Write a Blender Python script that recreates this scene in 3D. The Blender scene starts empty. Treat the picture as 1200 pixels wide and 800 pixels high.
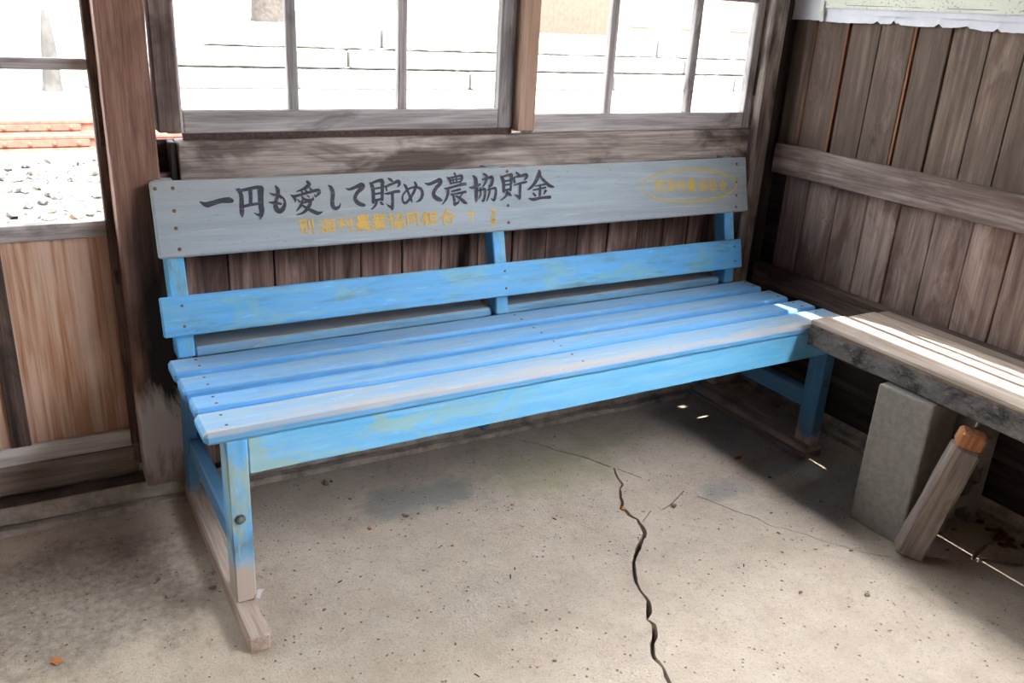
import bpy, bmesh, math, random
from mathutils import Vector, Matrix, noise

S = bpy.context.scene
COL = S.collection
R = math.radians

# ------------------------------------------------------------------ camera, sky, sun, exposure
cam_data = bpy.data.cameras.new('camera')
cam = bpy.data.objects.new('camera', cam_data)
COL.objects.link(cam)
CR = ((0.87389949, -0.4831373, 0.05364735), (-0.13123855, -0.34075638, -0.93094658), (0.46805569, 0.80651314, -0.36119306))
mw = Matrix.Identity(4)
for i in range(3):
    mw[i][0] = CR[0][i]; mw[i][1] = -CR[1][i]; mw[i][2] = -CR[2][i]
mw.translation = Vector((0, 0, 1.25))
cam.matrix_world = mw
cam_data.sensor_width = 22.3
cam_data.lens = 1012.517 * 22.3 / 1200
cam_data.clip_start = 0.02
cam_data.clip_end = 300
cam_data.dof.use_dof = True
cam_data.dof.focus_distance = 1.95
cam_data.dof.aperture_fstop = 6.3
S.camera = cam

S.view_settings.view_transform = 'Standard'
S.view_settings.look = 'None'
S.view_settings.exposure = 2.18
S.view_settings.gamma = 1
S.view_settings.use_curve_mapping = False

world = bpy.data.worlds.new('sky')
S.world = world
world.use_nodes = True
wn = world.node_tree
bgn = wn.nodes['Background']
SUN_DIR = Vector((-0.15, 0.57, -1.0)).normalized()
sun_d = bpy.data.lights.new('sun', 'SUN')
sun_d.energy = 6.0
sun_d.angle = R(0.53)
sun_d.color = (1.0, 0.95, 0.87)
sun = bpy.data.objects.new('sun', sun_d)
COL.objects.link(sun)
sun.rotation_euler = SUN_DIR.to_track_quat('-Z', 'Y').to_euler()
sun.location = (0, 0, 8)
# a bright hazy sky, brightest round the sun
def wnode(typ, **kw):
    nd = wn.nodes.new(typ)
    for k, v in kw.items(): setattr(nd, k, v)
    return nd
_tc = wnode('ShaderNodeTexCoord'); _dot = wnode('ShaderNodeVectorMath', operation='DOT_PRODUCT')
wn.links.new(_tc.outputs['Generated'], _dot.inputs[0]); _dot.inputs[1].default_value = tuple(-SUN_DIR)
_mx = wnode('ShaderNodeMath', operation='MAXIMUM'); wn.links.new(_dot.outputs['Value'], _mx.inputs[0]); _mx.inputs[1].default_value = 0
_pw = wnode('ShaderNodeMath', operation='POWER'); wn.links.new(_mx.outputs[0], _pw.inputs[0]); _pw.inputs[1].default_value = 6.0
_ml = wnode('ShaderNodeMath', operation='MULTIPLY_ADD'); wn.links.new(_pw.outputs[0], _ml.inputs[0])
_ml.inputs[1].default_value = 11.0      # haze round the sun
_ml.inputs[2].default_value = 2.3       # the rest of the sky
wn.links.new(_ml.outputs[0], bgn.inputs[1])
bgn.inputs[0].default_value = (0.93, 0.96, 1.0, 1)

# ------------------------------------------------------------------ node helpers
class NT:
    def __init__(s, name):
        s.m = bpy.data.materials.new(name); s.m.use_nodes = True
        s.t = s.m.node_tree; s.t.nodes.clear()
        s.out = s.t.nodes.new('ShaderNodeOutputMaterial')
    def n(s, typ, **kw):
        nd = s.t.nodes.new(typ)
        for k, v in kw.items(): setattr(nd, k, v)
        return nd
    def set(s, sock, v):
        if hasattr(v, 'is_output'): s.t.links.new(v, sock)
        elif isinstance(v, (tuple, list)) and len(v) == 3 and sock.type == 'RGBA': sock.default_value = (*v, 1)
        else: sock.default_value = v
    def attr(s, name, fac=False):
        a = s.n('ShaderNodeAttribute', attribute_name=name)
        return a.outputs['Fac' if fac else 'Vector']
    def obj(s): return s.n('ShaderNodeTexCoord').outputs['Object']
    def vmul(s, v, m):
        x = s.n('ShaderNodeVectorMath', operation='MULTIPLY'); s.set(x.inputs[0], v); x.inputs[1].default_value = m
        return x.outputs[0]
    def vadd(s, v, m):
        x = s.n('ShaderNodeVectorMath', operation='ADD'); s.set(x.inputs[0], v); s.set(x.inputs[1], m)
        return x.outputs[0]
    def noise(s, v, scale, detail=4, rough=0.55, dist=0.0):
        x = s.n('ShaderNodeTexNoise'); s.set(x.inputs['Vector'], v)
        x.inputs['Scale'].default_value = scale; x.inputs['Detail'].default_value = detail
        x.inputs['Roughness'].default_value = rough; x.inputs['Distortion'].default_value = dist
        return x.outputs['Fac']
    def vor(s, v, scale, feature='F1'):
        x = s.n('ShaderNodeTexVoronoi', feature=feature); s.set(x.inputs['Vector'], v); x.inputs['Scale'].default_value = scale
        return x.outputs['Distance']
    def ramp(s, f, stops):
        x = s.n('ShaderNodeValToRGB'); s.set(x.inputs[0], f); e = x.color_ramp.elements
        while len(e) < len(stops): e.new(0.5)
        for i, (p, c) in enumerate(stops):
            e[i].position = p; e[i].color = (*c, 1) if isinstance(c, (tuple, list)) else (c, c, c, 1)
        return x.outputs[0]
    def mix(s, f, a, b, mode='MIX'):
        x = s.n('ShaderNodeMix', data_type='RGBA', blend_type=mode); s.set(x.inputs[0], f); s.set(x.inputs[6], a); s.set(x.inputs[7], b)
        return x.outputs[2]
    def math(s, op, a, b=0.0, clamp=False):
        x = s.n('ShaderNodeMath', operation=op, use_clamp=clamp); s.set(x.inputs[0], a); s.set(x.inputs[1], b)
        return x.outputs[0]
    def sep(s, v):
        x = s.n('ShaderNodeSeparateXYZ'); s.set(x.inputs[0], v); return x.outputs
    def bump(s, h, strength=0.3, dist=0.002, normal=None):
        x = s.n('ShaderNodeBump'); s.set(x.inputs['Height'], h); x.inputs['Strength'].default_value = strength
        x.inputs['Distance'].default_value = dist
        if normal is not None: s.set(x.inputs['Normal'], normal)
        return x.outputs[0]
    def done(s, color, rough=0.7, bump=None, metal=0.0, spec=0.4):
        b = s.n('ShaderNodeBsdfPrincipled')
        s.set(b.inputs['Base Color'], color); s.set(b.inputs['Roughness'], rough); s.set(b.inputs['Metallic'], metal)
        b.inputs['Specular IOR Level'].default_value = spec
        if bump is not None: s.set(b.inputs['Normal'], bump)
        s.t.links.new(b.outputs[0], s.out.inputs[0])
        return s.m

def srgb(r, g, b):
    f = lambda c: (c / 255) / 12.92 if c / 255 <= 0.04045 else ((c / 255 + 0.055) / 1.055) ** 2.4
    return (f(r), f(g), f(b))

def wood(name, dark, mid, light, stain=None, stain_amt=0.0, stain_stops=(0.5, 0.62), bump=0.35, rough=0.75, grain=1.0, tonevar=0.35, streak=(0.3, 0.5, 0.7), foot=False, knots=0.0):
    """weathered timber; grain runs along the first component of the 'pc' attribute"""
    t = NT(name)
    pc = t.attr('pc')
    if knots:   # grain bends round a scatter of knots
        kd = t.vor(t.vadd(t.vmul(pc, (2.1, 6.5, 6.5)), (.37, .11, .71)), 1.0)
        kb = t.ramp(kd, [(0.0, 1.0), (.30, 0.0)])
        cmb = t.n('ShaderNodeCombineXYZ'); t.set(cmb.inputs[1], t.math('MULTIPLY', kb, .045)); t.set(cmb.inputs[2], t.math('MULTIPLY', kb, .03))
        pc = t.vadd(pc, cmb.outputs[0])
    g1 = t.noise(t.vmul(pc, (3, 70 * grain, 70 * grain)), 1.0, 5, 0.6, 0.4)
    g2 = t.noise(t.vmul(pc, (1.3, 20 * grain, 20 * grain)), 1.0, 4, 0.55, 1.2)
    g3 = t.noise(t.vmul(pc, (8, 260, 260)), 1.0, 2, 0.5)
    f = t.math('ADD', t.math('MULTIPLY', g1, 0.45), t.math('MULTIPLY', g2, 0.55))
    c = t.ramp(f, [(streak[0] + 0.04, dark), (streak[1], mid), (streak[2] - 0.04, light)])
    c = t.mix(t.math('MULTIPLY', t.ramp(g3, [(0.35, 1.0), (0.55, 0.0)]), 0.45), c, dark)
    if knots: c = t.mix(t.math('MULTIPLY', t.ramp(kd, [(.045, 1.0), (.085, 0.0)]), knots), c, tuple(q * .5 for q in dark))
    tone = t.attr('tone', True)
    k = t.math('ADD', t.math('MULTIPLY', tone, 2 * tonevar), 1 - tonevar)
    c = t.mix(1.0, c, t.ramp(t.math('MULTIPLY', k, 0.5), [(0, 0.0), (1, (2.0, 2.0, 2.0))]), 'MULTIPLY')
    if stain is not None:
        m = t.noise(t.vmul(pc, (3.2, 9, 9)), 1.0, 4, 0.6, 0.8)
        m = t.ramp(m, [(stain_stops[0], 0.0), (stain_stops[1], 1.0)])
        c = t.mix(t.math('MULTIPLY', m, stain_amt), c, stain)
    if foot:   # old damp: a charcoal tongue above a bleached, salt-whitened foot (nm.x = height above the kerb)
        nm = t.sep(t.attr('nm')); n4 = t.noise(t.vmul(pc, (5, 16, 16)), 1.0, 5, 0.65, 0.6)
        hh = t.math('ADD', nm[0], t.math('MULTIPLY', t.math('SUBTRACT', n4, .5), .34))
        side = t.math('ADD', t.math('MULTIPLY', nm[1], .5), .5)
        dk = t.math('MULTIPLY', t.ramp(hh, [(.15, 0.0), (.23, 1.0), (.50, 1.0), (.82, 0.0)]), t.ramp(t.math('ADD', side, t.math('MULTIPLY', n4, .5)), [(.34, .12), (.66, 1.0)]))
        c = t.mix(t.math('MULTIPLY', dk, .96), c, srgb(32, 29, 28))
        wh = t.ramp(hh, [(.02, .35), (.08, 1.0), (.19, 1.0), (.28, 0.0)])
        c = t.mix(t.math('MULTIPLY', wh, .9), c, srgb(224, 213, 208))
    h = t.math('ADD', t.math('MULTIPLY', g1, 0.7), t.math('MULTIPLY', g3, 0.4))
    return t.done(c, rough, t.bump(h, bump, 0.004), spec=0.3)

# ------------------------------------------------------------------ mesh helpers
rng = random.Random(7)
X, Y, Z = Vector((1, 0, 0)), Vector((0, 1, 0)), Vector((0, 0, 1))

class MB:
    def __init__(s):
        s.v = []; s.f = []; s.pc = []; s.nm = []; s.tone = []; s.smooth = False
    def vert(s, co, pc, nm, tone):
        s.v.append(tuple(co)); s.pc.append(tuple(pc)); s.nm.append(tuple(nm)); s.tone.append(tone)
        return len(s.v) - 1
    def plank(s, c, u, v, w, L, W, T, r=0.002, jit=0.0006, n=None, tone=None, seed=None, bow=0.0):
        """a plank: centre c, unit axes u (grain) v (width) w (thickness); worn chamfered edges"""
        c = Vector(c); rd = random.Random(seed if seed is not None else rng.random())
        off = Vector((rd.uniform(-20, 20), rd.uniform(-20, 20), rd.uniform(-20, 20)))
        tone = rd.random() if tone is None else tone
        r = min(r, W * 0.3, T * 0.3)
        n = n or max(2, min(24, int(L / 0.07)))
        st = [(-L / 2, r), (-L / 2 + r, 0)] + [(-L / 2 + L * i / n, 0) for i in range(1, n)] + [(L / 2 - r, 0), (L / 2, r)]
        rings = []
        for a, ins in st:
            hw, ht = W / 2 - ins, T / 2 - ins; q = max(r - ins, r * 0.35)
            ring = []
            for k, (pv, pw) in enumerate(((-hw + q, -ht), (hw - q, -ht), (hw, -ht + q), (hw, ht - q), (hw - q, ht), (-hw + q, ht), (-hw, ht - q), (-hw, -ht + q))):
                nz = noise.noise(Vector((a * 9 + off.x, k * 3.1 + off.y, off.z))) * jit
                nz2 = noise.noise(Vector((a * 9 + off.y, k * 5.3 + off.z, off.x))) * jit
                pb = bow * (1 - (2 * a / L) ** 2)
                co = c + u * a + v * (pv + nz) + w * (pw + nz2 + pb)
                ring.append(s.vert(co, Vector((a, pv, pw)) + off, (a + L / 2, pv / (W / 2), pw / (T / 2)), tone))
            rings.append(ring)
        for A, B in zip(rings, rings[1:]):
            for k in range(8):
                s.f.append((A[k], A[(k + 1) % 8], B[(k + 1) % 8], B[k]))
        s.f.append(tuple(reversed(rings[0]))); s.f.append(tuple(rings[-1]))
        return s
    def box(s, x0, x1, y0, y1, z0, z1, grain='x', **kw):
        c = ((x0 + x1) / 2, (y0 + y1) / 2, (z0 + z1) / 2)
        dx, dy, dz = abs(x1 - x0), abs(y1 - y0), abs(z1 - z0)
        if grain == 'x': return s.plank(c, X, Y, Z, dx, dy, dz, **kw)
        if grain == 'y': return s.plank(c, Y, Z, X, dy, dz, dx, **kw)
        return s.plank(c, Z, X, Y, dz, dx, dy, **kw)
    def sweep(s, prof, x0, x1, r=0.002, seed=1, along=None):
        """a bent board cut from a plank: profile in (y, z), a centre line with half widths; extruded x0..x1"""
        rd = random.Random(seed); off = Vector((rd.uniform(-9, 9), rd.uniform(-9, 9), rd.uniform(-9, 9))); tone = rd.random()
        rings = []
        for (y, z, h) in prof:
            ring = []
            for (px, py) in ((x0 + r, y - h), (x1 - r, y - h), (x1, y - h + r), (x1, y + h - r), (x1 - r, y + h), (x0 + r, y + h), (x0, y + h - r), (x0, y - h + r)):
                ring.append(s.vert((px, py, z), Vector((z, px, py)) + off, (z, 0, (py - y) / h), tone))
            rings.append(ring)
        for A, B in zip(rings, rings[1:]):
            for k in range(8): s.f.append((A[k], A[(k + 1) % 8], B[(k + 1) % 8], B[k]))
        s.f.append(tuple(reversed(rings[0]))); s.f.append(tuple(rings[-1]))
        return s
    def lathe(s, c, axis, prof, seg=10):
        axis = Vector(axis).normalized(); a = axis.orthogonal().normalized(); b = axis.cross(a)
        rings = []
        for (h, r) in prof:
            rings.append([s.vert(Vector(c) + axis * h + (a * math.cos(2 * math.pi * k / seg) + b * math.sin(2 * math.pi * k / seg)) * r, (h, r, k * .01), (0, 0, 0), 0.5) for k in range(seg)])
        for A, B in zip(rings, rings[1:]):
            for k in range(seg): s.f.append((A[k], A[(k + 1) % seg], B[(k + 1) % seg], B[k]))
        s.f.append(tuple(reversed(rings[0]))); s.f.append(tuple(rings[-1]))
        return s
    def blob(s, c, rx, ry, rz, sub=1, jit=0.25, seed=0, rot=0.0):
        bm = bmesh.new(); bmesh.ops.create_icosphere(bm, subdivisions=sub, radius=1)
        rd = random.Random(seed); o = Vector((rd.random() * 50, rd.random() * 50, 0)); base = len(s.v)
        cr, sr = math.cos(rot), math.sin(rot); tone = rd.random()
        for v in bm.verts:
            p = v.co * (1 + jit * noise.noise(v.co * 1.7 + o))
            x, y, z = p.x * rx, p.y * ry, p.z * rz
            s.vert((c[0] + x * cr - y * sr, c[1] + x * sr + y * cr, c[2] + z), p + o, (0, 0, 0), tone)
        for f in bm.faces: s.f.append(tuple(base + v.index for v in f.verts))
        bm.free(); return s
    def build(s, name, mat, parent=None, smooth=False):
        me = bpy.data.meshes.new(name)
        me.from_pydata(s.v, [], s.f)
        a = me.attributes.new('pc', 'FLOAT_VECTOR', 'POINT'); a.data.foreach_set('vector', [q for p in s.pc for q in p])
        a = me.attributes.new('nm', 'FLOAT_VECTOR', 'POINT'); a.data.foreach_set('vector', [q for p in s.nm for q in p])
        a = me.attributes.new('tone', 'FLOAT', 'POINT'); a.data.foreach_set('value', s.tone)
        bm = bmesh.new(); bm.from_mesh(me); bmesh.ops.recalc_face_normals(bm, faces=bm.faces); bm.to_mesh(me); bm.free()
        if smooth:
            me.polygons.foreach_set('use_smooth', [True] * len(me.polygons))
        me.materials.append(mat)
        o = bpy.data.objects.new(name, me); COL.objects.link(o)
        if parent is not None: o.parent = parent
        return o

def tag(o, label=None, cat=None, group=None, kind=None):
    for k, v in (('label', label), ('category', cat), ('group', group), ('kind', kind)):
        if v: o[k] = v
    return o
def empty(name, loc=(0, 0, 0), rz=0.0, parent=None):
    o = bpy.data.objects.new(name, None); COL.objects.link(o); o.location = loc; o.rotation_euler = (0, 0, rz); o.empty_display_size = 0.1
    if parent is not None: o.parent = parent
    return o
def boxobj(name, mat, x0, x1, y0, y1, z0, z1, grain='x', parent=None, **kw):
    return MB().box(x0, x1, y0, y1, z0, z1, grain, **kw).build(name, mat, parent)

# ------------------------------------------------------------------ materials
M = {}
M['back_board'] = wood('dark_wall_boards', srgb(70, 50, 45), srgb(128, 102, 93), srgb(176, 150, 140), srgb(52, 42, 40), 0.55, grain=0.9)
M['right_board'] = wood('brown_wall_boards', srgb(70, 56, 48), srgb(106, 88, 77), srgb(134, 115, 101), srgb(82, 64, 56), 0.6, tonevar=0.22, bump=0.2, grain=0.8, knots=.8)
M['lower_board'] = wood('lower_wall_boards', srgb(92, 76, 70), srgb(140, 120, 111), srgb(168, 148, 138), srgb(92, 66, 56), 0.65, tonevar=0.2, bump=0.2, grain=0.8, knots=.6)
M['pale_rail'] = wood('pale_door_rail', srgb(176, 167, 164), srgb(222, 215, 212), srgb(234, 228, 226), srgb(110, 98, 92), 0.4, grain=0.8)
M['post'] = wood('post_timber', srgb(80, 57, 49), srgb(126, 94, 81), srgb(150, 116, 102), srgb(92, 66, 56), 0.5, (0.5, 0.68), grain=0.9, foot=True, bump=.2)
M['grey_wood'] = wood('greyed_timber', srgb(84, 74, 70), srgb(150, 138, 132), srgb(186, 176, 171), srgb(70, 57, 52), 0.8, (0.47, 0.62), grain=0.7)
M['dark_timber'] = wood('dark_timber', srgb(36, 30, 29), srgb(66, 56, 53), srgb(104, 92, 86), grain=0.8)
M['sash'] = wood('sash_timber', srgb(110, 102, 101), srgb(176, 168, 167), srgb(204, 197, 197), srgb(66, 58, 57), 0.75, (0.54, 0.68), grain=0.8)
M['jamb'] = wood('brown_jamb', srgb(58, 46, 43), srgb(112, 94, 87), srgb(146, 126, 117), srgb(48, 40, 38), 0.6, grain=0.8)
M['fresh'] = wood('fresh_timber', srgb(158, 120, 98), srgb(190, 156, 135), srgb(208, 178, 158), srgb(90, 70, 62), 0.3, (0.6, 0.7))
M['tongue'] = wood('unweathered_tongue', srgb(84, 50, 34), srgb(120, 76, 52), srgb(146, 98, 70))
M['rail'] = wood('rail_timber', srgb(86, 72, 68), srgb(138, 120, 113), srgb(172, 156, 149), srgb(86, 64, 56), 0.55, grain=1.1)
M['ceiling'] = wood('ceiling_boards', srgb(52, 44, 39), srgb(84, 72, 64), srgb(110, 96, 86))
M['bench_grey'] = wood('bench_plank', srgb(150, 132, 120), srgb(198, 180, 167), srgb(214, 199, 187), srgb(140, 118, 104), 0.3, grain=0.8)
def beam_mat():
    t = NT('rough_dark_beam'); pc = t.attr('pc'); nm = t.sep(t.attr('nm'))
    n1 = t.noise(t.vmul(pc, (13, 20, 20)), 1, 6, .7, .4); n2 = t.noise(t.vmul(pc, (60, 110, 110)), 1, 4, .7)
    c = t.ramp(n1, [(.36, srgb(46, 43, 43)), (.5, srgb(98, 93, 92)), (.68, srgb(124, 118, 116))])
    c = t.mix(t.math('MULTIPLY', t.ramp(n2, [(.55, 0.0), (.7, 1.0)]), .5), c, srgb(150, 144, 142))
    # rubbed brown arris along the top
    ar = t.math('MULTIPLY', t.ramp(t.math('ADD', nm[1], t.math('MULTIPLY', t.math('SUBTRACT', n1, .5), .25)), [(.86, 0.0), (.98, 1.0)]), .8)
    c = t.mix(ar, c, srgb(150, 110, 84))
    return t.done(c, .85, t.bump(t.math('ADD', n1, t.math('MULTIPLY', n2, .5)), .8, .006), spec=.3)
M['bench_front'] = beam_mat()
M['strut'] = wood('grey_strut', srgb(96, 84, 78), srgb(152, 138, 130), srgb(186, 172, 163), srgb(84, 66, 58), 0.5, grain=0.7)
M['cut_end'] = wood('fresh_cut_end', srgb(120, 76, 48), srgb(168, 112, 76), srgb(188, 134, 98), grain=1.2)
M['skid'] = wood('skid_timber', srgb(128, 110, 100), srgb(170, 153, 141), srgb(194, 179, 167), srgb(90, 76, 68), 0.4)

def door_panel_mat():
    t = NT('door_panel_wood'); pc = t.attr('pc')
    g1 = t.noise(t.vmul(pc, (3, 110, 110)), 1, 5, 0.6, .3)
    g2 = t.noise(t.vmul(pc, (1.6, 34, 34)), 1, 4, 0.6, .7)
    f = t.math('ADD', t.math('MULTIPLY', g1, .45), t.math('MULTIPLY', g2, .55))
    c = t.ramp(f, [(.34, srgb(130, 80, 48)), (.43, srgb(186, 140, 112)), (.53, srgb(210, 176, 155)), (.7, srgb(222, 198, 184))])
    big = t.ramp(t.noise(t.vmul(pc, (3, 10, 10)), 1, 3, .6), [(.45, 0.0), (.68, 1.0)])
    c = t.mix(t.math('MULTIPLY', big, .5), c, srgb(176, 122, 86))
    return t.done(c, .7, t.bump(g1, .2, .003), spec=.3)
M['door_panel'] = door_panel_mat()

def paint(name, base, alt, dust, dust_amt, patch=(0.55, 0.62), patch_amt=0.8, front=0.0, rough=0.5, grime=0.5, worn=None, fade_x=None):
    """old brushed paint on timber: an earlier coat showing in patches, dust ground into the top"""
    t = NT(name); pc = t.attr('pc'); nm = t.sep(t.attr('nm'))
    br = t.noise(t.vmul(pc, (2.5, 60, 60)), 1, 4, .6, .3)
    c = t.mix(t.ramp(br, [(.35, 0.0), (.68, .8)]), base, tuple(min(1, q * 1.28 + .02) for q in base))
    tone = t.attr('tone', True)
    c = t.mix(t.math('MULTIPLY', tone, .35), c, tuple(q * .72 for q in base))
    p = t.noise(t.vmul(pc, (6, 14, 14)), 1, 4, .6, .6)
    pm = t.math('MULTIPLY', t.ramp(p, [(patch[0], 0.0), (patch[1], 1.0)]), patch_amt)
    if fade_x: pm = t.math('MULTIPLY', pm, t.ramp(t.math('DIVIDE', nm[0], fade_x), [(.35, 1.0), (1.0, .12)]))
    c = t.mix(pm, c, alt)
    g = t.noise(t.vmul(t.vadd(pc, (3.1, 7.7, 1.3)), (4, 22, 22)), 1, 5, .65, .4)
    c = t.mix(t.math('MULTIPLY', t.ramp(g, [(.52, 0.0), (.72, 1.0)]), grime), c, srgb(70, 92, 104))
    # dust on the upper face, and rubbed streaks
    d = t.noise(t.vmul(t.vadd(pc, (9.1, 2.2, 5.5)), (2.4, 26, 26)), 1, 5, .7, .5)
    up = t.ramp(nm[2], [(.8, 0.0), (.98, 1.0)]) if front >= 0 else 1.0
    dm = t.math('MULTIPLY', t.ramp(d, [(.36, 0.15), (.62, 1.0)]), dust_amt)
    if front >= 0: dm = t.math('MULTIPLY', dm, up)
    c = t.mix(dm, c, dust)
    if front > 0:
        fe = t.math('MULTIPLY', t.ramp(t.math('ADD', t.math('MULTIPLY', nm[1], -1.0), t.math('MULTIPLY', t.math('SUBTRACT', d, .5), 1.8)), [(.25, 0.0), (.95, 1.0)]), front)
        fe = t.math('MULTIPLY', fe, t.ramp(nm[2], [(.2, 0.0), (.7, 1.0)]))
        c = t.mix(fe, c, srgb(190, 176, 166))
    if worn is not None:   # bare wood where the paint has gone near the foot (nm.x = height along the leg)
        w = t.ramp(t.math('ADD', nm[0], t.math('MULTIPLY', t.math('SUBTRACT', p, .5), .16)), [(worn * .55, 1.0), (worn, 0.0)])
        c = t.mix(w, c, srgb(186, 172, 158))
        w2 = t.math('MULTIPLY', t.ramp(t.math('ABSOLUTE', t.math('SUBTRACT', t.math('ADD', nm[0], t.math('MULTIPLY', t.math('SUBTRACT', g, .5), .2)), worn * 1.15)), [(0, 1.0), (.05, 0.0)]), .75)
        c = t.mix(w2, c, srgb(98, 118, 128))
    s = t.noise(t.vmul(pc, (14, 90, 90)), 1, 3, .6)
    c = t.mix(t.math('MULTIPLY', t.ramp(s, [(.63, 0.0), (.71, 1.0)]), .4), c, tuple(min(1, q * 1.5 + .08) for q in base))
    h = t.math('ADD', br, t.math('MULTIPLY', s, .5))
    return t.done(c, t.ramp(br, [(.3, rough - .1), (.7, rough + .15)]), t.bump(h, .25, .002), spec=.4)

BLUE = srgb(78, 160, 226)
M['blue_front'] = paint('blue_paint_apron', srgb(84, 182, 246), srgb(160, 186, 164), srgb(170, 212, 236), .45, (.47, .54), .75, front=-1, grime=.15, fade_x=.75)
M['blue_slat'] = paint('blue_paint_seat', srgb(92, 160, 218), srgb(138, 178, 200), srgb(156, 178, 196), .75, (.58, .7), .6, front=0, grime=.4)
M['blue_slat_edge'] = paint('blue_paint_front_board', srgb(100, 168, 218), srgb(150, 184, 198), srgb(172, 178, 184), .85, (.56, .7), .6, front=.75, grime=.3)
M['blue_slat_dusty'] = paint('blue_paint_rear_board', srgb(110, 158, 192), srgb(150, 168, 174), srgb(168, 162, 154), 1.0, (.56, .7), .5, front=0, grime=.4)
M['blue_back'] = paint('blue_paint_rail', srgb(80, 166, 226), srgb(122, 180, 194), srgb(140, 186, 208), .35, (.50, .62), .75, front=-1, grime=.75)
M['blue_leg'] = paint('blue_paint_leg', srgb(86, 172, 234), srgb(168, 188, 170), srgb(160, 190, 205), .25, (.50, .57), .8, front=-1, grime=.45, worn=.12)
M['blue_leg_shaded'] = paint('blue_leg_painted_shade', srgb(62, 124, 172), srgb(80, 136, 170), srgb(96, 128, 150), .3, (.56, .66), .5, front=-1, grime=.7, worn=.05)  # leg blue with the shade on the right and rear legs mixed in
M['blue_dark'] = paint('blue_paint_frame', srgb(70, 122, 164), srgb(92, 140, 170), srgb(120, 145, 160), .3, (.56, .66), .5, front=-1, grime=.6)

def board_mat():
    t = NT('grey_blue_sign_paint'); pc = t.attr('pc'); nm = t.sep(t.attr('nm'))
    a = t.noise(t.vmul(pc, (2.2, 26, 26)), 1, 5, .65, .6)
    b = t.noise(t.vmul(t.vadd(pc, (4, 9, 2)), (1.0, 5, 5)), 1, 3, .6)
    c = t.ramp(a, [(.3, srgb(140, 152, 160)), (.5, srgb(156, 168, 177)), (.7, srgb(170, 182, 190))])
    c = t.mix(t.ramp(b, [(.4, 0.0), (.7, .55)]), c, srgb(160, 160, 158))
    w = t.noise(t.vmul(pc, (3, 60, 60)), 1, 4, .6, .8)
    c = t.mix(t.math('MULTIPLY', t.ramp(w, [(.62, 0.0), (.72, 1.0)]), .5), c, srgb(192, 206, 214))
    ed = t.math('MULTIPLY', t.ramp(t.math('ABSOLUTE', nm[1]), [(.9, 0.0), (1.0, 1.0)]), t.ramp(a, [(.4, .2), (.65, 1.0)]))
    c = t.mix(t.math('MULTIPLY', ed, .55), c, srgb(176, 164, 146))
    sp = t.noise(t.vmul(pc, (60, 160, 160)), 1, 2, .5)
    c = t.mix(t.math('MULTIPLY', t.ramp(sp, [(.68, 0.0), (.74, 1.0)]), .5), c, srgb(120, 124, 128))
    return t.done(c, .6, t.bump(a, .15, .002), spec=.35)
M['board'] = board_mat()

def ink(name, col, worn_col, lo, hi, sc=(30, 160, 160)):
    t = NT(name); o = t.obj()
    f = t.ramp(t.noise(t.vmul(o, sc), 1, 5, .7), [(lo, 0.0), (hi, 1.0)])
    return t.done(t.mix(f, col, worn_col), .65, spec=.3)
M['ink'] = ink('black_sign_paint', srgb(58, 58, 70), srgb(116, 116, 126), .52, .8)
M['yellow'] = ink('yellow_sign_paint', srgb(224, 176, 66), srgb(190, 176, 134), .5, .66)
M['yellow_faded'] = ink('faded_yellow_sign_paint', srgb(206, 174, 74), srgb(174, 174, 150), .48, .66, (60, 200, 200))

def simple(name, col, rough=.6, metal=0.0, var=.25, scale=40, bump=.2):
    t = NT(name); o = t.obj(); a = t.noise(o, scale, 4, .6)
    c = t.mix(t.ramp(a, [(.35, 0.0), (.65, 1.0)]), tuple(q * (1 - var) for q in col), tuple(min(1, q * (1 + var)) for q in col))
    return t.done(c, rough, t.bump(a, bump, .003), metal)
M['rust'] = simple('rusty_nail', srgb(124, 92, 70), .7, .3, .4, 300)
M['rusty_iron'] = simple('rusty_iron', srgb(84, 66, 62), .75, .2, .4, 120)
M['bolt'] = simple('weathered_bolt', srgb(104, 112, 112), .5, .6, .4, 200)
M['concrete_block'] = simple('concrete_block', srgb(134, 128, 122), .9, 0, .12, 60, .35)
M['leaf'] = simple('dry_leaf', srgb(128, 82, 48), .8, 0, .35, 60)
M['chip'] = simple('brown_grit', srgb(136, 118, 104), .9, 0, .35, 60)
M['orange_chip'] = simple('orange_chip', srgb(190, 118, 66), .8, 0, .2, 60)
M['foil'] = simple('white_scrap', srgb(214, 210, 208), .6, 0, .1, 60)
M['rail_steel'] = simple('rusty_rail', srgb(100, 58, 46), .8, .1, .25, 12)
M['stone'] = None
M['pole'] = simple('grey_stone', srgb(58, 54, 52), .9, 0, .25, 6)
M['bark'] = simple('tree_bark', srgb(50, 43, 39), .9, 0, .4, 8, .6)
M['wall_block'] = simple('pale_concrete', srgb(118, 114, 110), .9, 0, .08, 3)
M['brick'] = simple('reddish_render', srgb(124, 92, 80), .9, 0, .15, 4)
M['roof'] = simple('roof_sheet', srgb(90, 84, 80), .8, 0, .2, 3)

def glass():
    t = NT('window_glass')
    tr = t.n('ShaderNodeBsdfTransparent'); tr.inputs[0].default_value = (.96, .98, .97, 1)
    gl = t.n('ShaderNodeBsdfGlossy'); gl.inputs['Roughness'].default_value = .03
    lw = t.n('ShaderNodeLayerWeight'); lw.inputs['Blend'].default_value = .5
    fc = t.math('ADD', t.math('MULTIPLY', t.math('POWER', lw.outputs['Facing'], 5.0), .6), .025)
    mx = t.n('ShaderNodeMixShader'); t.t.links.new(fc, mx.inputs[0]); t.t.links.new(tr.outputs[0], mx.inputs[1]); t.t.links.new(gl.outputs[0], mx.inputs[2])
    t.t.links.new(mx.outputs[0], t.out.inputs[0]); return t.m
M['glass'] = glass()

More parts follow.
